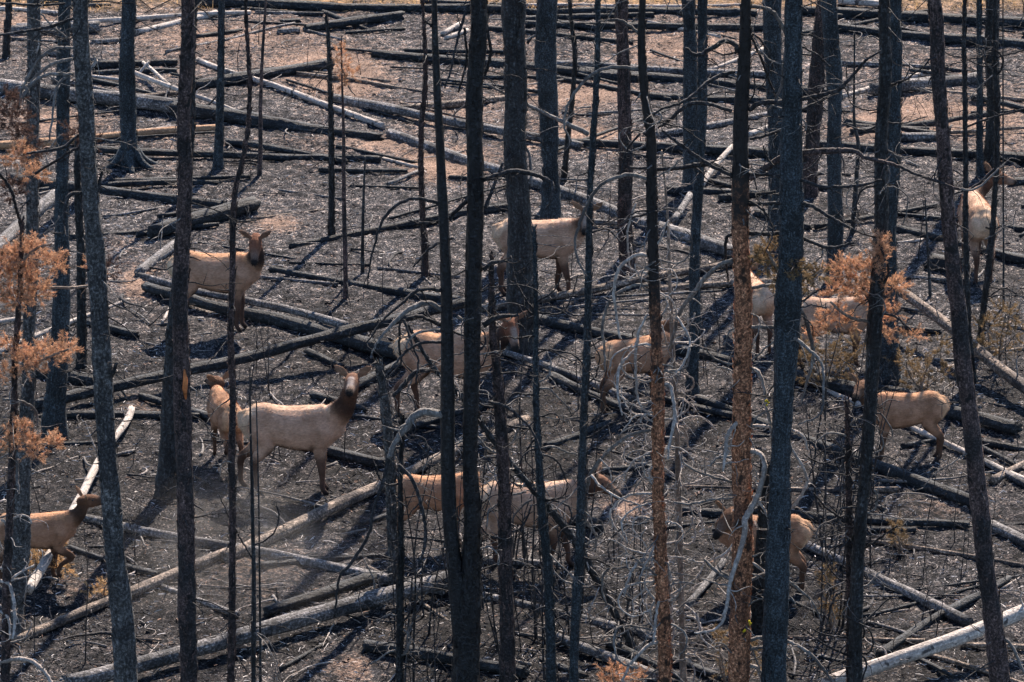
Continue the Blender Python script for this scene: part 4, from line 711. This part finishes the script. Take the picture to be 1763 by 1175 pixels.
    hb = [J - d * .06 * hs, J + d * .03 * hs, J + d * .12 * hs - upv * .005, J + d * .21 * hs - upv * .015, J + d * .29 * hs - upv * .022, J + d * .34 * hs - upv * .028]
    part(hb, np.array([.07, .092, .086, .058, .05, .046]) * hs, np.array([.075, .098, .092, .066, .055, .042]) * hs, side, ['head', 'head', 'head', 'muzzle', 'muzzle', 'nose'], k=3)
    part([J + d * .02 - upv * .07, J + d * .14 - upv * .075, J + d * .25 - upv * .07], [.05, .04, .03], [.05, .04, .025], side, ['mane', 'head', 'muzzle'], k=3)
    for sy in (1, -1):
        e0 = J + side * .07 * sy * hs + upv * .055 * hs - d * .03; ed = side * .8 * sy + upv * .55 - d * .25; ed /= np.linalg.norm(ed); ln = .185 * hs
        el = np.cross(ed, d); el /= np.linalg.norm(el)
        part([e0, e0 + ed * ln * .35, e0 + ed * ln * .7, e0 + ed * ln], [.035, .066, .056, .018], [.026, .022, .02, .016], el, ['ear'], n=12)
    tp = [X(.06, 1.2), X(-.01, 1.16 + (.04 if tailup else 0)), X(-.05, 1.08 + (.08 if tailup else 0))]
    part(tp, [.04, .035, .02], [.04, .03, .02], lat, ['rump'], n=10)
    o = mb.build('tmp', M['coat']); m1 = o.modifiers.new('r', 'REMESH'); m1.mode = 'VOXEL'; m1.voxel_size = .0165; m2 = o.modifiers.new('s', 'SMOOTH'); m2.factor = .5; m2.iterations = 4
    dg = bpy.context.evaluated_depsgraph_get(); me = bpy.data.meshes.new_from_object(o.evaluated_get(dg)); bpy.data.objects.remove(o)
    n = len(me.vertices); V = np.zeros(n * 3, np.float32); me.vertices.foreach_get('co', V); V = V.reshape(-1, 3)
    Nn = np.zeros(n * 3, np.float32); me.vertices.foreach_get('normal', Nn); Nn = Nn.reshape(-1, 3)
    SP = np.array([q[0] for q in smp]); SR = np.array([q[1] for q in smp]); SC = np.array([cn[q[2]] for q in smp])
    col = np.zeros((n, 3))
    for a in range(0, n, 4000):
        dd = np.linalg.norm(V[a:a + 4000, None, :] - SP[None], axis=2) - SR[None]; dd = dd + .05 * (_R[None, :len(smp)] - .5) * (vnoise(V[a:a + 4000, 0] * 14, V[a:a + 4000, 2] * 14 + V[a:a + 4000, 1] * 9, 18) - .2)[:, None]; wg = np.exp(-(dd - dd.min(1)[:, None]) / .03); wg /= wg.sum(1)[:, None]; col[a:a + 4000] = wg @ SC
    ax_ = V[:, 0] - ox; z = V[:, 2]; sm = lambda e0, e1, v: np.clip((v - e0) / (e1 - e0), 0, 1)
    nz = (vnoise(V[:, 0] * 9 + 5, V[:, 2] * 9, 15) - .5) * .08 + (vnoise(V[:, 0] * 30 + 5, V[:, 2] * 30, 16) - .5) * .05
    def blend(c, msk):
        global _; col[:] = col * (1 - msk[:, None]) + np.array(c) * msk[:, None]
    inbody = (np.abs(V[:, 1]) < .33) & (ax_ < 1.45)
    blend(cn['back'], sm(1.22, 1.32, z + nz) * sm(.2, .5, ax_) * (ax_ < 1.3) * inbody * .8)  # pale dorsal saddle, with the sunlit rim painted into the coat colour
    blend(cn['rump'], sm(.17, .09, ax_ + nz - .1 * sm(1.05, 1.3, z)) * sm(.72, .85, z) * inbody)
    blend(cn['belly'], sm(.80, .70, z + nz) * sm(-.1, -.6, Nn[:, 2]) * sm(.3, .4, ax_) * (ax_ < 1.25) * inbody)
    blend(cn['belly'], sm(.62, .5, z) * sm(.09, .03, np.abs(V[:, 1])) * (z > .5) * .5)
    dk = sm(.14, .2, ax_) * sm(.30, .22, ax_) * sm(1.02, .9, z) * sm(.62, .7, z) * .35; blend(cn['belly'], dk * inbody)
    dlo = V - J; t_ = dlo @ d
    if face: blend(face, .5 * sm(.09, .14, t_) * sm(.34, .27, t_) * sm(.3, .7, Nn @ upv) * sm(.06, .03, np.abs(dlo @ side)) * (np.linalg.norm(dlo, axis=1) < .5))
    blend(cn['nose'], sm(.36, .40, t_) * sm(-.13, -.09, dlo @ upv) * (np.linalg.norm(dlo, axis=1) < .6))
    root = bpy.data.objects.new(name, None); C.objects.link(root); root.matrix_world = mw; tag(root, label, 'elk', 'elk herd among the burnt trees')
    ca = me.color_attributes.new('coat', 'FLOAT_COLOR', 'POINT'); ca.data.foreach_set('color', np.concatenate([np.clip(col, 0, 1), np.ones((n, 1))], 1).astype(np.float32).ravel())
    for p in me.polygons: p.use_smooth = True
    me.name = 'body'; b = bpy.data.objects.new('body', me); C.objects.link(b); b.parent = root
    for sy in (1, -1):
        c = J + d * .075 * hs + side * .083 * sy * hs + upv * .03 * hs; e = MB(); add_tube(e, [c - side * .016 * sy, c - side * .008 * sy, c, c + side * .009 * sy], [.009, .019, .019, .006], 10); e.build('eye', M['eye'], root)
    # short coat hair lying backwards, longer on the neck
    gg = np.random.default_rng(int(x)); area = n; k = gg.integers(0, n, 15000); vb = V[k] + gg.normal(0, .008, (len(k), 3)); nn = Nn[k]; cc = col[k] * gg.uniform(.78, 1.22, (len(k), 1))
    flow = np.where((np.linalg.norm(vb - J, axis=1) < .62)[:, None] & (vb[:, 2] > .95)[:, None], -d - upv * .6, np.array([-1, 0, -.35])); flow = np.where((vb[:, 2] < .78)[:, None], np.array([-.2, 0, -1.]), flow)
    flow = flow - nn * (flow * nn).sum(1)[:, None]; hd = flow + nn * .42 + gg.normal(0, .22, nn.shape); hd /= np.linalg.norm(hd, axis=1)[:, None] + 1e-6
    dark = col[k].mean(1) < .09; up_ = vb[:, 2] > .9; ln_ = np.where(dark & up_, .032, np.where(vb[:, 2] < .75, .014, .026)) * gg.uniform(.6, 1.3, len(k)); ln_ = np.where(np.linalg.norm(vb - J - d * .12, axis=1) < .24, .011, ln_)
    sd_ = np.cross(hd, nn); sd_ /= np.linalg.norm(sd_, axis=1)[:, None] + 1e-6; wh = .0038
    hv = np.stack([vb - sd_ * wh, vb + sd_ * wh, vb + hd * ln_[:, None]], 1).reshape(-1, 3); fm = MB(); fm.add(hv, np.arange(len(k))[:, None] * 3 + np.array([[0, 1, 2]]))
    fo = fm.build('coat_hair', M['coat'], root); fa = fo.data.color_attributes.new('coat', 'FLOAT_COLOR', 'POINT'); fa.data.foreach_set('color', np.repeat(np.concatenate([np.clip(cc, 0, 1), np.ones((len(k), 1))], 1), 3, 0).astype(np.float32).ravel())
    root.location.z -= .02
    return root
DN = -90
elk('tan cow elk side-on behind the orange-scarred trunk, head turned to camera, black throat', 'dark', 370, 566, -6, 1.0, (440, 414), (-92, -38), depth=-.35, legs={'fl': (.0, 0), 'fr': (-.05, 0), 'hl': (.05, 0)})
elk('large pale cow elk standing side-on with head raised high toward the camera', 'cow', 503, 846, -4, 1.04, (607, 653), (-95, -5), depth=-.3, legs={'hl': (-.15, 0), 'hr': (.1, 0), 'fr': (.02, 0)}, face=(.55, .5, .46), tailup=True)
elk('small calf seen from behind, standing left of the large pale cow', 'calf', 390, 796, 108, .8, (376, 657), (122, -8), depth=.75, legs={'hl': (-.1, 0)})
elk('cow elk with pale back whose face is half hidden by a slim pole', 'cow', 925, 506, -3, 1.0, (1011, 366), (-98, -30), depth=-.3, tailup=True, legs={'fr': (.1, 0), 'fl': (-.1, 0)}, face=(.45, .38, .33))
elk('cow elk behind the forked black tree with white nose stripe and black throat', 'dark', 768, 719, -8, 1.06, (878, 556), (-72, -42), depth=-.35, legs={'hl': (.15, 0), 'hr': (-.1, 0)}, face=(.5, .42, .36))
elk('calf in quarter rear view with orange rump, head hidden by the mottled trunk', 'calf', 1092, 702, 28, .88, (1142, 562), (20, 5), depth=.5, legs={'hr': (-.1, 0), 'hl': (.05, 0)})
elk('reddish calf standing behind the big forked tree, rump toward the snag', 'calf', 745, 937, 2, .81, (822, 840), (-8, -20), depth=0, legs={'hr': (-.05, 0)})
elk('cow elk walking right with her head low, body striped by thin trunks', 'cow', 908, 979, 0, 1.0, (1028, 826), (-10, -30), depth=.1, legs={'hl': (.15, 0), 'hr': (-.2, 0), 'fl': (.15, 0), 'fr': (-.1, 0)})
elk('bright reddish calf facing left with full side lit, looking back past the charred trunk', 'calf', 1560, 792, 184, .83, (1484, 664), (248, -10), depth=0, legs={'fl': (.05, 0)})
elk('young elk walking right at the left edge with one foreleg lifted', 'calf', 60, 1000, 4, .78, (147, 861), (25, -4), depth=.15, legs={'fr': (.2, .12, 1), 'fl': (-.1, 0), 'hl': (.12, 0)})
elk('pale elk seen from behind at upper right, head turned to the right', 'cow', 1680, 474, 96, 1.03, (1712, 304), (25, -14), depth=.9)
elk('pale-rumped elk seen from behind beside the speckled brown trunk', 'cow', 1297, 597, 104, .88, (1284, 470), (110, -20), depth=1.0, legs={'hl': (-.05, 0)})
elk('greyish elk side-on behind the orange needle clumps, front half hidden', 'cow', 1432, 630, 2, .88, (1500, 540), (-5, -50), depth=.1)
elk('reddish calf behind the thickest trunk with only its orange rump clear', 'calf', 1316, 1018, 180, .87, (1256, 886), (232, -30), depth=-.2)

# ---------------------------------------------------------------- low dust drifting in the lower left
def dust():
    G = at(400, 985); mb = MB(); P = [G + [0, 0, .02 + .0], G + [0, 0, 1.5]]
    add_tube(mb, [G + [0, 0, z] for z in (.03, .3, .7, 1.1, 1.4)], [2.2, 2.6, 2.4, 1.7, .6], 24)
    def f(t, b):
        o = t.nodes['Material Output']; t.nodes.remove(b); v = N_(t, 'ShaderNodeVolumePrincipled'); v.inputs['Color'].default_value = (.9, .86, .82, 1); v.inputs['Anisotropy'].default_value = .3
        tc = N_(t, 'ShaderNodeTexCoord'); mp = N_(t, 'ShaderNodeMapping'); mp.inputs['Location'].default_value = tuple(-G * np.array([1 / 2.6, 1 / 2.6, 1 / 1.4])); mp.inputs['Scale'].default_value = (1 / 2.6, 1 / 2.6, 1 / 1.4)
        L = t.links.new; L(tc.outputs['Object'], mp.inputs[0]); ln = N_(t, 'ShaderNodeVectorMath', operation='LENGTH'); L(mp.outputs[0], ln.inputs[0])
        mr = N_(t, 'ShaderNodeMapRange'); L(ln.outputs['Value'], mr.inputs[0]); mr.inputs[1].default_value = 1; mr.inputs[2].default_value = .1; mr.inputs[3].default_value = 0; mr.inputs[4].default_value = .10
        n = noise(t, tc.outputs['Object'], .9, 3, .5); nr = N_(t, 'ShaderNodeMapRange'); L(n, nr.inputs[0]); nr.inputs[1].default_value = .42; nr.inputs[2].default_value = .62
        mu = N_(t, 'ShaderNodeMath', operation='MULTIPLY'); L(mr.outputs[0], mu.inputs[0]); L(nr.outputs[0], mu.inputs[1]); L(mu.outputs[0], v.inputs['Density']); L(v.outputs[0], o.inputs['Volume'])
    o = mb.build('dust_haze', mat('drifting_dust', f)); tag(o, 'thin pale dust drifting over the ground at lower left', 'dust', None, 'stuff')
dust()
